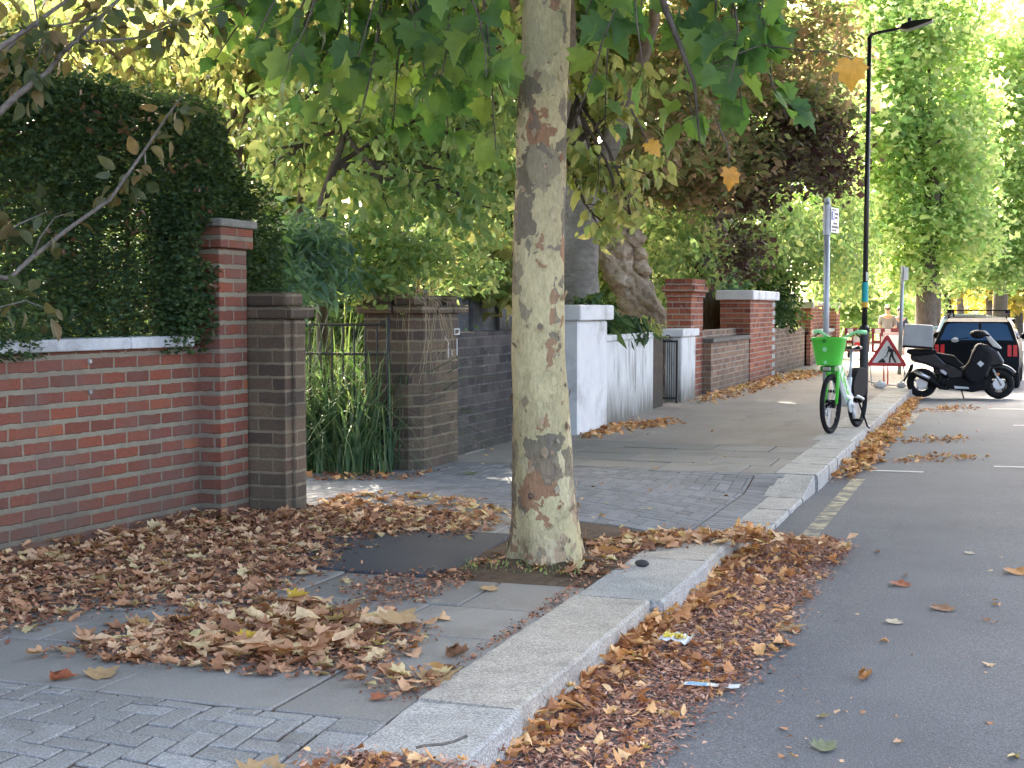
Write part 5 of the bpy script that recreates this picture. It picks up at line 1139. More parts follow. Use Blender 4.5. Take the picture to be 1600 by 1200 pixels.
t = thing('street_lamp', 'slim black street lamp with a teal and yellow band and a side arm lantern', 'lamp', (-2.27, 24.4, 0))
L3 = lambda x, y, z: (-2.27+x, 24.4+y, z)
q = MB().tube([L3(0, 0, -.1), L3(0, 0, 1.06)], .074, 20); q.build('base', M_lampblk, t, bevel=.006)
q = MB().tube([L3(0, 0, 1.06), L3(0, 0, 1.10), L3(.0, 0, 1.16)], [.095, .095, .05], 18); q.obox(L3(.02, -.06, 1.06), (.075, 0, .02), (0, .05, 0), (0, 0, .04)); q.build('collar', M_lampblk, t)
MB().tube([L3(0, 0, 1.1), L3(.01, 0, 3.2), L3(.02, 0, 5.95)], [.046, .042, .036], 18).build('post', M_lampblk, t, smooth=True)
MB().tube([L3(.003, 0, 1.55), L3(.003, 0, 1.88)], .053, 18).build('teal_band', M_teal, t); MB().tube([L3(.003, 0, 1.46), L3(.003, 0, 1.548)], .053, 18).build('yellow_band', M_ochre, t)
MB().box(-2.27+.02, -2.27+.055, 24.34, 24.36, 1.9, 2.05).build('sticker', M_signwh, t)
MB().tube([L3(.02, 0, 5.93), L3(.05, 0, 6.0), L3(.18, 0, 6.03), L3(.42, 0, 6.06), L3(.62, 0, 6.10)], [.034, .03, .026, .024, .024], 12).build('arm', M_lampblk, t, smooth=True)
q = MB().prism([(.50, 6.05), (.62, 6.03), (.72, 6.05), (1.03, 6.15), (1.03, 6.18), (.72, 6.17), (.55, 6.13)], L3(0, 0, 0), (1, 0, 0), (0, 0, 1), (0, .12, 0)); q.tube([L3(.66, 0, 6.15), L3(.66, 0, 6.24)], .035, 10); q.build('lantern', M_lampblk, t, bevel=.015)
t = thing('sign_post', 'grey steel post with a small white parking plate, standing behind the green bicycle', 'sign', (-2.28, 19.18, 0))
MB().tube([(-2.28, 19.18, -.1), (-2.29, 19.18, 2.86)], .040, 18).build('pole', M_galv, t, smooth=True)
MB().tube([(-2.29, 19.18, 2.862), (-2.29, 19.18, 2.91)], [.043, .035], 18).build('pole_cap', M_galv, t)
MB().tube([(-2.29, 19.18, 2.42), (-2.29, 19.18, 2.82)], .052, 14).build('bracket', M_galv, t)
sgn = thing('sign_plate', None, None, (0, 0, 0)); sgn.parent = t; sgn.location = (.045, -.02, 2.62); 
axx = Vector((.20, .98, 0)); pr = Matrix(((axx.x, 0, axx.y), (axx.y, 0, -axx.x), (0, 1, 0))); rot = pr.to_euler()
def plate_part(name, u0, u1, v0, v1, lift, m):
    b_ = MB(); c = [(.0 + axx.x*u + lift*axx.y, axx.y*u - lift*axx.x, v) for u, v in ((u0, v0), (u1, v0), (u1, v1), (u0, v1))]
    n_ = Vector((axx.y, -axx.x, 0))*.004; b_.mesh([tuple(Vector(p)-n_) for p in c]+[tuple(Vector(p)+n_) for p in c], [(3, 2, 1, 0), (4, 5, 6, 7), (0, 1, 5, 4), (1, 2, 6, 5), (2, 3, 7, 6), (3, 0, 4, 7)])
    return b_.build(name, m, sgn, world=False)
bpy.data.objects.remove(sgn); sgn = thing('sign_plate', None, None, (.045, -.02, 2.62)); sgn.parent = t
plate_part('panel', 0, .32, -.165, .165, 0, M_signwh); plate_part('blue_square', .02, .13, .0, .115, .006, M_signbl)
for (u0, u1, v0, v1) in [(.03, .20, .128, .145), (.16, .28, .07, .10), (.17, .25, .02, .05), (.10, .24, -.055, -.03), (.04, .28, -.105, -.075), (.04, .20, -.145, -.125)]: plate_part('lettering', u0, u1, v0, v1, .006, M_ink)
q = text_mesh('letter_p', 'P', .10, M_signwh, sgn, (axx.x*.075+.012*axx.y, axx.y*.075-.012*axx.x, .058), rot, .001, .002)
t = thing('sign_post', 'thin distant grey post with a small plate, right of the street lamp', 'sign', (-2.2, 31.75, 0))
MB().tube([(-2.2, 31.75, -.1), (-2.16, 31.75, 2.36)], .042, 14).build('pole', M_galv, t, smooth=True); MB().box(-2.13, -2.04, 31.70, 31.74, 2.05, 2.33).build('sign_plate', M_signwh, t)

# roadworks sign
t = thing('roadworks_sign', 'red bordered triangular roadworks sign with a digging man, on a low steel frame', 'sign', (-2.06, 26.5, 0))
cx, yb = -2.06, 26.5
def tri(s, r=.05):
    """rounded triangle, half-width s at the foot"""
    h = s*1.62; v = [(-s, 0), (s, 0), (0, h)]; out = []
    for i in range(3):
        p, a, b_ = Vector(v[i]), Vector(v[i-1]), Vector(v[(i+1) % 3])
        for k in range(5):
            f = k/4; q0 = p + (a-p).normalized()*r; q1 = p + (b_-p).normalized()*r; out.append(tuple(q0.lerp(p, f).lerp(p.lerp(q1, f), f)))
    return out
ya = (0, .12, 1)
zb_ = .385; o0 = Vector((cx, yb, zb_))
MB().prism(tri(.37, .07), o0, (1, 0, 0), (0, .10, .995), (0, .008, 0)).build('sign_face', M_red_r, t)
MB().prism([(x, y+.062) for x, y in tri(.262, .03)], o0+Vector((0, -.010, 0)), (1, 0, 0), (0, .10, .995), (0, .003, 0)).build('white_triangle', M_signwh, t)
man = [[(.03, .37), (.055, .36), (.06, .335), (.035, .325), (.015, .34)],                                  # head
       [(.03, .325), (.075, .335), (.125, .30), (.12, .225), (.07, .215), (.075, .255), (.045, .265)],      # trunk, bent
       [(.07, .225), (.12, .235), (.135, .17), (.185, .075), (.155, .065), (.105, .15)], [(.07, .225), (.11, .22), (.08, .15), (.075, .065), (.045, .065), (.05, .15)],   # legs
       [(.05, .31), (.035, .24), (.005, .205), (-.005, .215), (.015, .25), (.03, .31)], [(.115, .30), (.165, .275), (.17, .23), (.155, .23), (.15, .265), (.11, .28)],   # arms
       [(.02, .21), (-.045, .155), (-.04, .145), (.03, .20)],                                                   # shovel
       [(-.155, .065), (.0, .065), (-.035, .125), (-.065, .145), (-.10, .12)]]                               # heap
q = MB()
for k, p in enumerate(man): q.prism([(x-.01, y) for x, y in p], o0+Vector((0, -.016-.0004*k, 0)), (1, 0, 0), (0, .10, .995), (0, .002, 0))
q.build('pictogram', M_ink, t)
q = MB()
q.tube([(cx-.30, yb+.02, .40), (cx-.36, yb-.1, .25), (cx-.33, yb-.2, .12), (cx-.1, yb-.22, .06), (cx+.2, yb-.2, .05), (cx+.36, yb-.1, .2), (cx+.28, yb+.02, .4)], .011, 8)
q.tube([(cx-.3, yb+.1, .4), (cx-.3, yb+.4, .02), (cx+.3, yb+.4, .02), (cx+.3, yb+.1, .4)], .011, 8); q.build('stand', M_galv, t, smooth=True)
for dx in (-.05, .02): MB().tube([(cx+dx, yb, .39), (cx+dx, yb+.05, .05)], .012, 8).build('leg', M_red_r, t)
M_bag = plain('white_sandbag', (.78, .77, .74), .8, vary=.2, scale=14)
for (dx, s, lab) in ((-.10, .095, 'white sandbag weighing down the roadworks sign, left of its legs'), (.28, .075, 'smaller white sandbag at the right end of the roadworks sign frame')):
    o = MB().ball((0, 0, 0), s, 14, 9, (1.15, .8, .72)).build('sandbag', M_bag, smooth=True); o.location = (cx+dx, yb-.24, s*.66); tag(o, lab, 'sandbag', 'sandbags at the roadworks sign')
    for v in o.data.vertices: v.co += Vector((random.uniform(-.012, .012), random.uniform(-.012, .012), random.uniform(-.012, .012)))
# barriers and the men behind them
M_barr = plain('red_barrier_plastic', (.17, .014, .02), .45, vary=.25); M_barw = plain('grey_white_reflector', (.55, .52, .50), .4)
def barrier(x0, x1, y, lab):
    t = thing('barrier', lab, 'barrier', ((x0+x1)/2, y, 0), 0, 'red plastic work barriers')
    q = MB().box(x0, x1, y-.02, y+.02, .70, .86); q.box(x0, x1, y-.02, y+.02, .16, .22)
    for k in range(4): xx = x0 + (x1-x0-.07)*k/3; q.box(xx, xx+.07, y-.018, y+.018, .22, .70)
    q.box(x0, x1, y-.017, y+.017, .42, .50); q.build('panel', M_barr, t)
    for f in (.12, .5): MB().box(x0+(x1-x0)*f, x0+(x1-x0)*(f+.22), y-.028, y-.021, .715, .845).build('reflector', M_barw, t)
    q = MB(); xm = x0+(x1-x0)*.36; q.box(xm, xm+(x1-x0)*.40, y-.026, y-.020, .30, .62); q.build('notice_panel', M_barw, t)
    MB().box(xm+.03, xm+(x1-x0)*.40-.03, y-.032, y-.027, .33, .45).build('printed_band', M_red_r, t)
    for xx in (x0+.15, x1-.15): MB().box(xx-.05, xx+.05, y-.25, y+.25, .0, .16).build('foot', M_rub, t)
xa = at(1318, 545, 41)[0]; xb = at(1360, 545, 41)[0]; xc = at(1404, 545, 41)[0]
ya_ = at(1360, 545, 41)[1]
barrier(xa, xb-.03, ya_, 'red plastic barrier half hidden by the street lamp base'); barrier(xb+.03, xc, ya_+.02, 'red and white plastic barrier in front of the two workers')
o = MB().box(-.30, .30, -.012, .012, -.32, .32).build('notice_board', plain('pink_white_board', (.66, .42, .42), .5), bevel=.01); p = at(1397, 537, 39.5); o.location = (p[0], p[1], p[2]); tag(o, 'square white and pink notice board standing behind the triangle sign', 'board')
MB().box(-.24, .24, -.016, -.013, -.2, .24).build('white_panel', M_signwh, o, world=False); MB().box(-.02, .02, -.01, .01, -p[2]+.0, -.32).build('leg', M_galv, o, world=False)

def skin(name, verts, edges, rad, m, parent, sub=2, root=0):
    me = bpy.data.meshes.new(name); me.from_pydata(verts, edges, []); me.materials.append(m); o = link(name, me, parent, False)
    md = o.modifiers.new('skin', 'SKIN'); sv = me.skin_vertices[0].data if me.skin_vertices else None
    if sv is None:
        bm = bmesh.new(); bm.from_mesh(me); bm.verts.layers.skin.verify(); bm.to_mesh(me); bm.free(); sv = me.skin_vertices[0].data
    for i, r in enumerate(rad): sv[i].radius = (r, r) if np.isscalar(r) else r
    for i in range(len(rad)): sv[i].use_root = (i == root)
    md.use_smooth_shade = True; s = o.modifiers.new('sub', 'SUBSURF'); s.levels = sub; s.render_levels = sub; return o
M_skin = plain('skin', (.48, .28, .20), .55); M_hair = plain('dark_hair', (.03, .02, .015), .6)
def person(label, loc, rz, shirt, trousers, bend=.0, sc=1.0):
    t = thing('person', label, 'person', loc, rz)
    b = bend
    V = [(0, 0, .92), (0, .02+b*.2, 1.15), (0, .02+b*.6, 1.40), (0, .03+b*.85, 1.50), (0, .05+b, 1.60), (0, .06+b*1.1, 1.72),
         (-.19, .02+b*.6, 1.41), (-.24, .05+b*.5, 1.14), (-.20, .22+b*.4, .97), (-.19, .30+b*.4, .93), (.19, .02+b*.6, 1.41), (.25, .03+b*.5, 1.15), (.22, .20+b*.4, .95), (.21, .28+b*.4, .90),
         (-.10, 0, .86), (-.11, .03, .48), (-.11, -.02, .09), (-.11, .14, .04), (.10, 0, .86), (.12, .03, .48), (.12, -.02, .09), (.12, .14, .04)]
    E = [(0, 1), (1, 2), (2, 3), (3, 4), (4, 5), (2, 6), (6, 7), (7, 8), (8, 9), (2, 10), (10, 11), (11, 12), (12, 13), (0, 14), (14, 15), (15, 16), (16, 17), (0, 18), (18, 19), (19, 20), (20, 21)]
    RD = [(.15, .11), (.14, .10), (.16, .10), .055, (.085, .10), (.075, .085), .06, .045, .033, .035, .06, .045, .033, .035, .085, .058, .04, .035, .085, .058, .04, .035]
    V = [tuple(Vector(v)*sc) for v in V]; RD = [tuple(x*sc for x in r) if not np.isscalar(r) else r*sc for r in RD]
    skin('body', V, E, RD, M_skin, t)
    g_ = .022
    i = [0, 1, 2, 6, 7, 10, 11]; mp = {k: j for j, k in enumerate(i)}
    skin('shirt', [V[k] for k in i], [(mp[a], mp[c]) for a, c in E if a in mp and c in mp], [tuple(x+g_ for x in RD[k]) if not np.isscalar(RD[k]) else RD[k]+g_ for k in i], shirt, t)
    i = [0, 14, 15, 16, 18, 19, 20]; mp = {k: j for j, k in enumerate(i)}
    skin('trousers', [V[k] for k in i], [(mp[a], mp[c]) for a, c in E if a in mp and c in mp], [tuple(x+g_ for x in RD[k]) if not np.isscalar(RD[k]) else RD[k]+g_ for k in i], trousers, t)
    h = Vector(V[5]); MB().ball((h.x, h.y-.025*sc, h.z-.01), .105*sc, 14, 10, (.9, 1.0, .95)).build('hair', M_hair, t, smooth=True, world=False)
    for s in (-1, 1): MB().ball((s*.085*sc, h.y+.0, h.z-.06*sc), .022*sc, 8, 6, (.5, 1, 1.3)).build('ear', M_skin, t, smooth=True, world=False)
    return t
M_taupe = plain('taupe_shirt', (.22, .20, .20), .85, vary=.15); M_navy = plain('navy_workwear', (.035, .04, .075), .8); M_jean = plain('dark_trousers', (.05, .055, .07), .85)
pa = at(1386, 520, 43.5); pb_ = at(1404, 520, 44.5)
person('person in a taupe T-shirt seen from behind, bending over the works behind the barrier', (pa[0], pa[1], -.25), R(0), M_taupe, M_jean, .05)
person('person in navy workwear beside the one in the taupe T-shirt', (pb_[0], pb_[1], -.32), R(200), M_navy, M_jean, .08)

# ---------------------------------------------------------------- hire bicycle
M_lime = plain('bright_green_paint', (.10, .60, .055), .35, 0, .5, .06); M_limel = plain('pale_green_plastic', (.30, .72, .34), .4); M_wh = plain('white_frame_paint', (.62, .66, .63), .35, .1)
t = thing('bicycle', 'green and white hire bicycle with a green front basket, parked near the kerb', 'bicycle', (-1.80, 17.0, 0), math.atan2(-1.04, -.20))
def part(mb, name, m, smooth=False, bevel=0, parent=None): return mb.build(name, m, parent or t, smooth=smooth, bevel=bevel, world=False)
WR = .345
def wheel(x, guard):
    r_ = thing('wheel', None, None, (x, 0, WR)); r_.parent = t
    part(MB().torus((0, 0, 0), (0, 1, 0), WR-.028, .028, 40, 10), 'tyre', M_rub, True, 0, r_)
    part(MB().torus((0, 0, 0), (0, 1, 0), WR-.062, .012, 40, 8), 'rim', M_matt, True, 0, r_)
    q = MB()
    for k in range(18): a = 2*math.pi*k/18; q.tube([(.03*math.cos(a+.4), (.02 if k % 2 else -.02), .03*math.sin(a+.4)), ((WR-.06)*math.cos(a), 0, (WR-.06)*math.sin(a))], .0022, 4, caps=False)
    part(q, 'spokes', M_steel, False, 0, r_)
    part(MB().tube([(0, -.055, 0), (0, -.05, 0), (0, .05, 0), (0, .055, 0)], [.03, .05, .05, .03], 14), 'hub', M_matt, False, 0, r_)
wheel(.53, 0); wheel(-.53, 0)
q = MB()
for s in (-1, 1): q.tube([(.53, s*.065, WR), (.475, s*.065, .60), (.455, s*.055, .72), (.445, 0, .755)], [.019, .023, .026, .028], 10)
q.tube([(.445, 0, .72), (.395, 0, .98)], .034, 14); part(q, 'fork', M_lime, True)
q = MB(); n = 14
q.tube([(.53+.375*math.cos(a), 0, WR+.375*math.sin(a)) for a in np.linspace(R(72), R(128), 10)], .026, 8); part(q, 'front_mudguard', M_lime, True)
part(MB().tube([(.42, 0, .82), (.36, 0, .74), (.24, 0, .56), (.10, 0, .42), (-.06, 0, .36), (-.20, 0, .38)], [.045, .058, .060, .062, .066, .05], 14), 'frame', M_wh, True)
part(MB().prism([(.44, .84), (.33, .86), (.14, .68), (-.02, .54), (-.12, .46), (-.14, .30), (.02, .28), (.20, .42), (.36, .62)], (0, 0, 0), (1, 0, 0), (0, 0, 1), (0, .052, 0)), 'frame_fairing', M_wh, False, .02)
q = MB().tube([(-.14, 0, .36), (-.20, 0, .62)], .030, 12); q.tube([(-.17, 0, .42), (-.40, .05, .38), (-.53, .07, WR)], [.03, .022, .018], 8); q.tube([(-.17, 0, .42), (-.40, -.05, .38), (-.53, -.07, WR)], [.03, .022, .018], 8); part(q, 'chainstay', M_wh, True)
part(MB().tube([(-.20, 0, .60), (-.26, 0, .93)], .019, 12), 'seat_post', M_silver, True)
q = MB().prism([(-.42, .94), (-.36, 1.0), (-.24, .995), (-.10, .985), (-.08, .965), (-.22, .945), (-.34, .93)], (0, 0, 0), (1, 0, 0), (0, 0, 1), (0, .055, 0)); q.prism([(-.42, .95), (-.36, .995), (-.28, .99), (-.28, .955)], (0, 0, 0), (1, 0, 0), (0, 0, 1), (0, .095, 0)); part(q, 'saddle', M_blkpl, False, .02)
q = MB().prism([(-.53+.40*math.cos(a), WR+.385*math.sin(a)) for a in np.linspace(R(25), R(125), 12)] + [(-.70, .40), (-.50, .33), (-.22, .40)], (0, .0, 0), (1, 0, 0), (0, 0, 1), (0, .055, 0)); part(q, 'rear_guard', M_matt, False, .015)
q = MB().tube([(.40, 0, .96), (.36, 0, 1.08)], .026, 12); q.tube([(.24, -.275, 1.17), (.29, -.20, 1.165), (.345, -.08, 1.10), (.355, 0, 1.08), (.345, .08, 1.10), (.29, .20, 1.165), (.24, .275, 1.17)], .017, 10); part(q, 'handlebar', M_limel, True)
for s in (-1, 1):
    part(MB().tube([(.19, s*.305, 1.165), (.245, s*.262, 1.17), (.285, s*.21, 1.168)], [.024, .028, .024], 10), 'grip', M_limel, True)
    part(MB().tube([(.30, s*.22, 1.15), (.34, s*.29, 1.10), (.33, s*.31, 1.06)], .008, 6), 'brake_lever', M_matt)
# basket: an open tapering tub
q = MB(); nn = 28; ring = lambda sx, sy, z, cx_: [(cx_ + sx*math.copysign(abs(math.cos(a))**.55, math.cos(a)), sy*math.copysign(abs(math.sin(a))**.55, math.sin(a)), z) for a in np.linspace(0, 2*math.pi, nn, endpoint=False)]
rs = [ring(.125, .135, .795, .60), ring(.125, .135, .80, .60), ring(.165, .185, 1.09, .615), ring(.178, .198, 1.105, .615), ring(.170, .19, 1.115, .615), ring(.155, .175, 1.09, .615), ring(.115, .125, .82, .60)]
q.mesh([p for r in rs for p in r], [(i*nn+k, i*nn+(k+1) % nn, (i+1)*nn+(k+1) % nn, (i+1)*nn+k) for i in range(6) for k in range(nn)] + [tuple(range(nn))[::-1], tuple(6*nn+k for k in range(nn))]); bk = part(q, 'basket', M_lime, True)
q = MB()
for z in (.98,): q.tube([(.77, .0, z), (.782, .0, z)], .026, 14)
q.tube([(.735, 0, .83), (.752, 0, .83)], .02, 12); part(q, 'reflector_dot', M_limel, False, 0, bk)
q = MB().torus((.79, 0, 1.075), (1, 0, 0), .017, .005, 14, 6); part(q, 'ring_mark', plain('dark_green_mark', (.02, .15, .03), .5), True, 0, bk)
q = MB().prism([(.49, .72), (.66, .72), (.68, .785), (.48, .785)], (0, 0, 0), (1, 0, 0), (0, 0, 1), (0, .085, 0)); part(q, 'basket_bracket', plain('dark_green_plastic', (.03, .24, .03), .4), False, .012)
part(MB().box(.68, .70, -.045, .045, .735, .778), 'headlight', M_steel, False, .006)
q = MB().tube([(.0, -.05, .30), (.0, .12, .30)], .022, 10); q.tube([(0, .10, .30), (-.02, .115, .13)], .014, 8); q.tube([(0, -.10, .30), (.02, -.115, .46)], .014, 8); part(q, 'crank', M_silver, True)
for p in ((-.02, .16, .13), (.02, -.16, .46)): part(MB().box(p[0]-.045, p[0]+.045, p[1]-.05, p[1]+.05, p[2]-.014, p[2]+.014), 'pedal', M_matt, False, .005)
part(MB().tube([(0, .07, .30), (0, .085, .30)], [.085, .085], 18), 'chain_guard', M_wh)
part(MB().tube([(-.35, .07, .32), (-.42, .16, .02), (-.39, .19, .008)], .011, 8), 'kick_stand', M_matt)
text_mesh('lettering', 'Lime', .23, M_lime, t, (.17, .0545, .565), (R(90), R(48), R(180)), .003, .005)

# ---------------------------------------------------------------- motor scooter, seen from its side
t = thing('motor_scooter', 'black motor scooter with a black apron cover and grey top box, parked across the kerb', 'scooter', (-1.41, 26.0, -.142), R(3))
q0 = lambda u, v: ((u-275)/6.665/93, (1085-v)/6.665/87)
def sil(pts, half, name, m, bevel=.02, y=0.0, parent=None): return part(MB().prism([q0(*p) for p in pts], (0, y, 0), (1, 0, 0), (0, 0, 1), (0, half, 0)), name, m, False, bevel, parent)
for u in (275, 1075):
    x, z = q0(u, 957); r_ = thing('wheel', None, None, (x, 0, .262)); r_.parent = t
    part(MB().torus((0, 0, 0), (0, 1, 0), .200, .062, 36, 12), 'tyre', M_rub, True, 0, r_); q = MB().torus((0, 0, 0), (0, 1, 0), .150, .016, 30, 8)
    for k in range(5): a = 2*math.pi*k/5+.3; q.tube([(0, 0, 0), (.145*math.cos(a), 0, .145*math.sin(a))], .018, 6)
    part(q, 'rim', M_matt if u > 500 else M_silver, True, 0, r_); part(MB().tube([(0, -.07, 0), (0, .07, 0)], .05, 14), 'hub', M_matt, False, 0, r_); part(MB().tube([(0, -.075, 0), (0, -.07, 0)], .10, 20), 'brake_disc', M_steel, False, 0, r_)
sil([(135, 655), (170, 640), (400, 615), (430, 640), (520, 720), (640, 770), (720, 790), (720, 880), (560, 900), (480, 810), (300, 740), (170, 715)], .13, 'tail_body', M_blkpl, .04)
sil([(395, 625), (440, 622), (610, 648), (660, 700), (720, 750), (640, 775), (520, 722), (440, 650)], .14, 'seat', M_matt, .035)
sil([(560, 880), (720, 870), (960, 880), (940, 990), (800, 1020), (560, 985), (500, 930)], .15, 'belly_fairing', M_matt, .03)
sil([(610, 955), (760, 965), (770, 985), (620, 985)], .165, 'foot_rail', M_silver, .006)
sil([(880, 520), (960, 540), (1060, 600), (1125, 700), (1110, 745), (1000, 760), (960, 860), (860, 900), (820, 760)], .16, 'front_fairing', M_blkpl, .05)
sil([(905, 385), (940, 400), (1010, 480), (1100, 565), (1085, 580), (1010, 555), (960, 500)], .10, 'windscreen', plain('pale_screen', (.50, .50, .48), .2), .012)
M_cov = plain('black_cover_fabric', (.013, .013, .015), .7, 0, .15, .3, 18)
cv = sil([(845, 515), (890, 520), (995, 600), (1000, 660), (985, 740), (960, 790), (905, 890), (850, 930), (800, 945), (735, 890), (695, 830), (700, 790), (760, 710), (800, 600)], .21, 'apron_cover', M_cov, .06)
sil([(845, 725), (878, 695), (918, 725), (882, 760)], .003, 'badge', M_silver, 0, -.213, cv)
part(MB().tube([(*q0(960, 520)[:1], -.34, q0(0, 440)[1]), (q0(870, 0)[0], -.2, q0(0, 430)[1]), (q0(850, 0)[0], 0, q0(0, 450)[1]), (q0(870, 0)[0], .2, q0(0, 430)[1]), (q0(900, 0)[0], .34, q0(0, 440)[1])], .018, 8), 'handlebar', M_matt, True)
for s in (-1, 1):
    x, z = q0(840, 430); part(MB().ball((x+.02, s*.25, z), .10, 14, 9, (1.3, .9, .75)), 'hand_muff', M_matt, True)
x, z = q0(620, 495); q = MB().tube([q0(760, 480)[:1]+(.30, q0(0, 470)[1]), (x, .36, z)], .008, 6); part(q, 'mirror_stalk', M_matt); part(MB().ball((x, .36, z), .055, 12, 8, (1.2, .4, .75)), 'mirror', M_silver, True)
x, z = q0(868, 340); part(MB().ball((x, -.34, z), .06, 12, 8, (.45, .4, 1.2)), 'mirror', M_matt, True); part(MB().tube([(x, -.33, z), (q0(860, 0)[0], -.28, q0(0, 430)[1])], .008, 6), 'mirror_stalk', M_matt)
tb_ = sil([(85, 325), (375, 340), (390, 355), (378, 565), (65, 545), (70, 470)], .23, 'top_box', plain('grey_box_vinyl', (.36, .37, .37), .6, vary=.1), .03); sil([(64, 548), (378, 568), (380, 582), (64, 566)], .235, 'box_base', M_matt, .006, 0, tb_)
sil([(120, 585), (420, 590), (430, 625), (160, 650), (100, 620)], .12, 'rack', M_matt, .02)
sil([(150, 745), (185, 740), (180, 790), (120, 880), (85, 925), (75, 915), (120, 830)], .06, 'rear_mudguard', M_matt, .01)
part(MB().tube([q0(185, 815)[:1]+(-.17, q0(0, 815)[1]), (q0(380, 0)[0], -.17, q0(0, 905)[1]), (q0(470, 0)[0], -.15, q0(0, 975)[1]), (q0(560, 0)[0], -.13, q0(0, 990)[1])], [.058, .058, .03, .02], 14), 'exhaust', M_matt, True)
part(MB().tube([q0(190, 808)[:1]+(-.205, q0(0, 806)[1]), (q0(355, 0)[0], -.205, q0(0, 885)[1])], .034, 12), 'exhaust_shield', M_steel, True)
q = MB().ball((q0(490, 0)[0], -.06, q0(0, 920)[1]), .10, 14, 9, (1.1, .9, .9)); q.tube([(q0(470, 0)[0], -.12, q0(0, 850)[1]), (q0(440, 0)[0], -.12, q0(0, 950)[1])], .03, 8); q.tube([q0(330, 960)[:1]+(.02, q0(0, 957)[1]), (q0(520, 0)[0], .0, q0(0, 930)[1])], .06, 10); part(q, 'engine', M_matt, True)
sil([(460, 790), (500, 795), (540, 830), (520, 850), (470, 815)], .15, 'side_trim', M_silver, .008)
for s in (-1, 1): part(MB().tube([(q0(1010, 0)[0], s*.085, q0(0, 780)[1]), (q0(1105, 0)[0], s*.085, q0(0, 945)[1])], [.02, .026], 10), 'fork', M_silver, True)
part(MB().tube([(q0(1075, 0)[0]+.30*math.cos(a), 0, .262+.30*math.sin(a)) for a in np.linspace(R(35), R(115), 9)], .055, 8), 'front_mudguard', M_blkpl, True)
x, z = q0(1065, 832); part(MB().box(x-.02, x+.02, -.12, -.09, z-.02, z+.02), 'indicator', plain('amber_lens', (.75, .25, .05), .3), False, .006)
part(MB().tube([q0(690, 1000)[:1]+(-.12, q0(0, 1000)[1]), (q0(715, 0)[0], -.16, .005)], .012, 8), 'kick_stand', M_matt)

# ---------------------------------------------------------------- cars
def glass_mat():
    m, nt, b = newmat('sky_blue_car_glass'); b.inputs['Base Color'].default_value = (.03, .07, .16, 1); b.inputs['Roughness'].default_value = .04; b.inputs['Specular IOR Level'].default_value = .9; b.inputs['Coat Weight'].default_value = 1.0; return m  # blue of the reflected sky is put into the glass colour
M_glass = glass_mat(); M_lens = plain('red_lamp_lens', (.50, .012, .015), .2, vary=.1); M_chrome = plain('chrome', (.7, .7, .7), .15, 1.0)
M_seal = plain('dark_seal', (.012, .012, .013), .5)
LEV = [(.22, .78), (.34, .86), (.52, .885), (.70, .885), (.86, .875), (.97, .85), (1.02, .83), (1.22, .765), (1.38, .70), (1.475, .635), (1.515, .52), (1.535, .30)]
def yrear(z): return float(np.interp(z, [.22, .34, .5, .6, .62, .85, .98, 1.02, 1.40, 1.48, 1.54], [.10, .02, .0, .02, .07, .06, .08, .11, .36, .42, .62]))
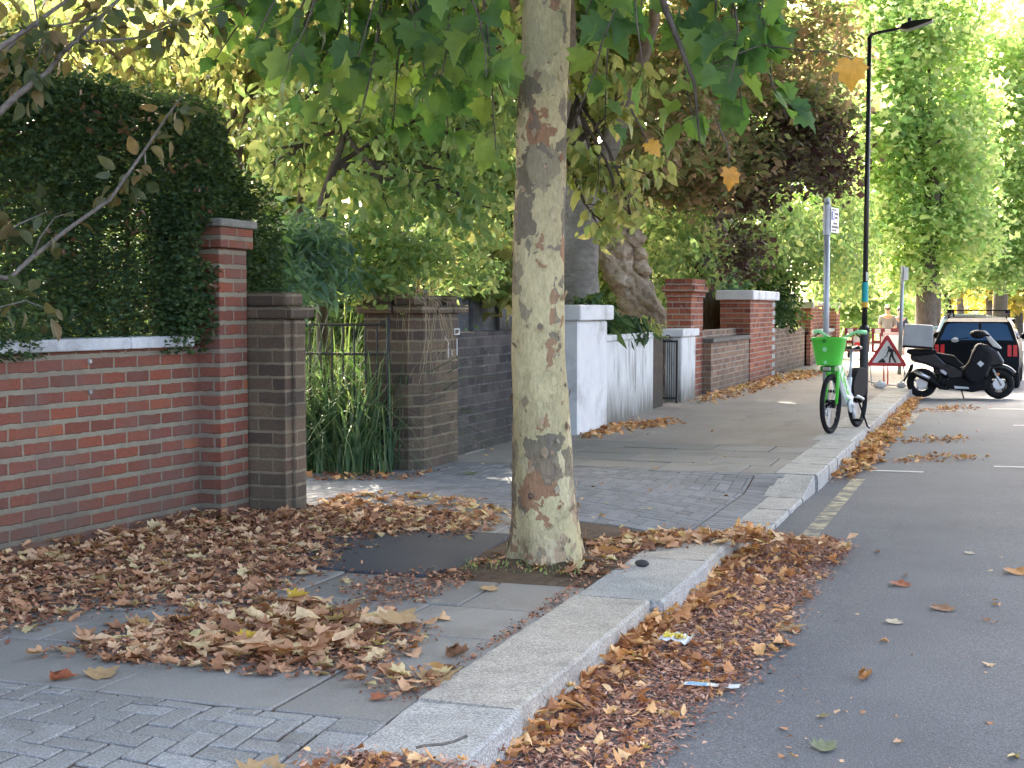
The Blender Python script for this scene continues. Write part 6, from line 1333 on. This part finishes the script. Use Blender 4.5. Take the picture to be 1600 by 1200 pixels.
def car(label, loc, rz, paint, sc=(1, 1, 1), rails=True, front=4.5):
    t = thing('parked_car', label, 'car', loc, rz); S = lambda p: (p[0]*sc[0], p[1]*sc[1], p[2]*sc[2])
    st = [0, .25, .8, 1.6, 2.4, 3.0, 3.6, front-.35, front]; vs = []; n = len(LEV)
    for j, s in enumerate(st):
        for side in (-1, 1):
            for z, w_ in (LEV if side == -1 else LEV[::-1]):
                zz = z; ww = w_; y = yrear(z)*max(0, 1-s/.8) + s
                if j == 0: y = yrear(z)
                lim = float(np.interp(s, [0, 2.3, 3.1, 3.6, front], [2, 1.54, 1.06, .98, .72])); 
                if zz > lim: zz = lim; ww = max(w_, .72*1.0)
                if s > front-.4: ww *= .94
                vs.append(S((side*ww, y, zz)))
    R_ = 2*n; fs = []
    for j in range(len(st)-1):
        for k in range(R_): fs.append((j*R_+k, j*R_+(k+1) % R_, (j+1)*R_+(k+1) % R_, (j+1)*R_+k))
    for k in range(n-1): fs.append((k, k+1, R_-2-k, R_-1-k))
    e = (len(st)-1)*R_
    for k in range(n-1): fs.append((e+k, e+R_-1-k, e+R_-2-k, e+k+1))
    q = MB(); q.mesh(vs, fs); o = q.build('body', paint, t, smooth=True, world=False); md = o.modifiers.new('edges', 'BEVEL'); md.width = .025; md.segments = 2; md.limit_method = 'ANGLE'; md.angle_limit = R(28)
    wz = lambda z: float(np.interp(z, [l[0] for l in LEV], [l[1] for l in LEV]))
    def rear_panel(name, pts, m, lift=.006, parent=None):
        f_ = [S((x, yrear(z)-lift, z)) for x, z in pts]; g_ = [S((x, yrear(z)+.03, z)) for x, z in pts]; b_ = MB(); k = len(pts)
        b_.mesh(f_+g_, [tuple(range(k))] + [(i, (i+1) % k, k+(i+1) % k, k+i) for i in range(k)]); return b_.build(name, m, parent or t, world=False)
    w1, w2 = wz(1.05)-.10, wz(1.40)-.10
    rear_panel('rear_window', [(-w1-.03, 1.035), (w1+.03, 1.035), (w2+.03, 1.36), (w2-.05, 1.40), (-w2+.05, 1.40), (-w2-.03, 1.36)], M_glass, .008)
    rear_panel('spoiler', [(-w2-.06, 1.425), (w2+.06, 1.425), (w2, 1.50), (-w2, 1.50)], M_seal, .03)
    for s in (-1, 1):
        for a in (.0, .115):
            x0 = s*(.845-a); x1 = s*(.845-a-.085); rear_panel('tail_light', [(x0, .70), (x1, .70), (x1, .94), (x0-s*.01, .94)], M_lens, .014)
        for (y, r) in ((.95, .34), (front-.9, .34)):
            x = s*.80; wh = thing('wheel', None, None, S((x, y, .34))); wh.parent = t
            MB().torus((0, 0, 0), (1, 0, 0), .255, .085, 30, 10).build('tyre', M_rub, wh, smooth=True, world=False); q = MB().tube([(s*.02, 0, 0), (s*.055, 0, 0)], [.20, .19], 20); q.build('rim', M_silver, wh, world=False)
        # side windows
        def side_pt(y, z): return S((s*(wz(z)+.006), y, z))
        for y0, y1, y2, y3 in ((.62, 1.38, 1.36, .86), (1.46, 2.30, 2.20, 1.44), (2.38, 3.02, 2.55, 2.28)):
            b_ = MB(); b_.mesh([side_pt(y0, 1.05), side_pt(y1, 1.05), side_pt(y1+(y2-y1)*.5, 1.22), side_pt(y2, 1.38), side_pt(y3, 1.38), side_pt(y0+(y3-y0)*.5, 1.22)], [(0, 1, 2, 5), (5, 2, 3, 4)]); b_.build('side_window', M_glass, t, world=False)
        mr = MB().ball(S((s*.98, 2.75, 1.08)), .10, 12, 8, (1.2, .6, .8)); mr.build('mirror', paint, t, smooth=True, world=False)
        if rails: MB().tube([S((s*.60, .55, 1.50)), S((s*.60, .62, 1.585)), S((s*.60, 2.1, 1.60)), S((s*.60, 2.2, 1.52))], .018, 8).build('roof_rail', M_matt, t, smooth=True, world=False)
    if rails:
        for y in (.75, 1.6): MB().box(*[v for p in ((-.64*sc[0], .64*sc[0]), ((y-.03)*sc[1], (y+.03)*sc[1]), (1.655*sc[2], 1.685*sc[2])) for v in p]).build('roof_bar', M_matt, t, world=False, bevel=.01)
        for y in (.75, 1.6):
            for s in (-1, 1): MB().box((s*.60-.04)*sc[0], (s*.60+.04)*sc[0], (y-.04)*sc[1], (y+.04)*sc[1], 1.60*sc[2], 1.654*sc[2]).build('bar_foot', M_matt, t, world=False)
    rear_panel('bumper', [(-.82, .30), (.82, .30), (.84, .40), (-.84, .40)], M_seal, .02)
    rear_panel('chrome_strip', [(-.52, .455), (.52, .455), (.55, .475), (.55, .50), (-.55, .50), (-.55, .475)], M_chrome, .02)
    rear_panel('badge_strip', [(-.10, .80), (.10, .80), (.10, .825), (-.10, .825)], M_chrome, .012)
    return t
sw = .91
car('black estate car with roof bars and red tail lights, parked behind the scooter', (-.57, 28.9, -.135), R(-1.5), plain('black_car_paint', (.008, .010, .012), .3, 0, .03, .1, 4, coat=.0), (sw, 1.0, .92))
car('silver blue parked car half hidden beyond the black estate', (-1.02, 38.5, -.135), R(0), plain('silver_blue_paint', (.25, .33, .42), .25, .3, .5, .08, 4, coat=1), (.86, .9, .93), False)
car('pale parked car cut off by the right edge beyond the black estate', (1.55, 44, -.135), R(0), plain('pale_car_paint', (.55, .45, .43), .3, .1, .5, .08, 4, coat=1), (.9, .9, .95), False)
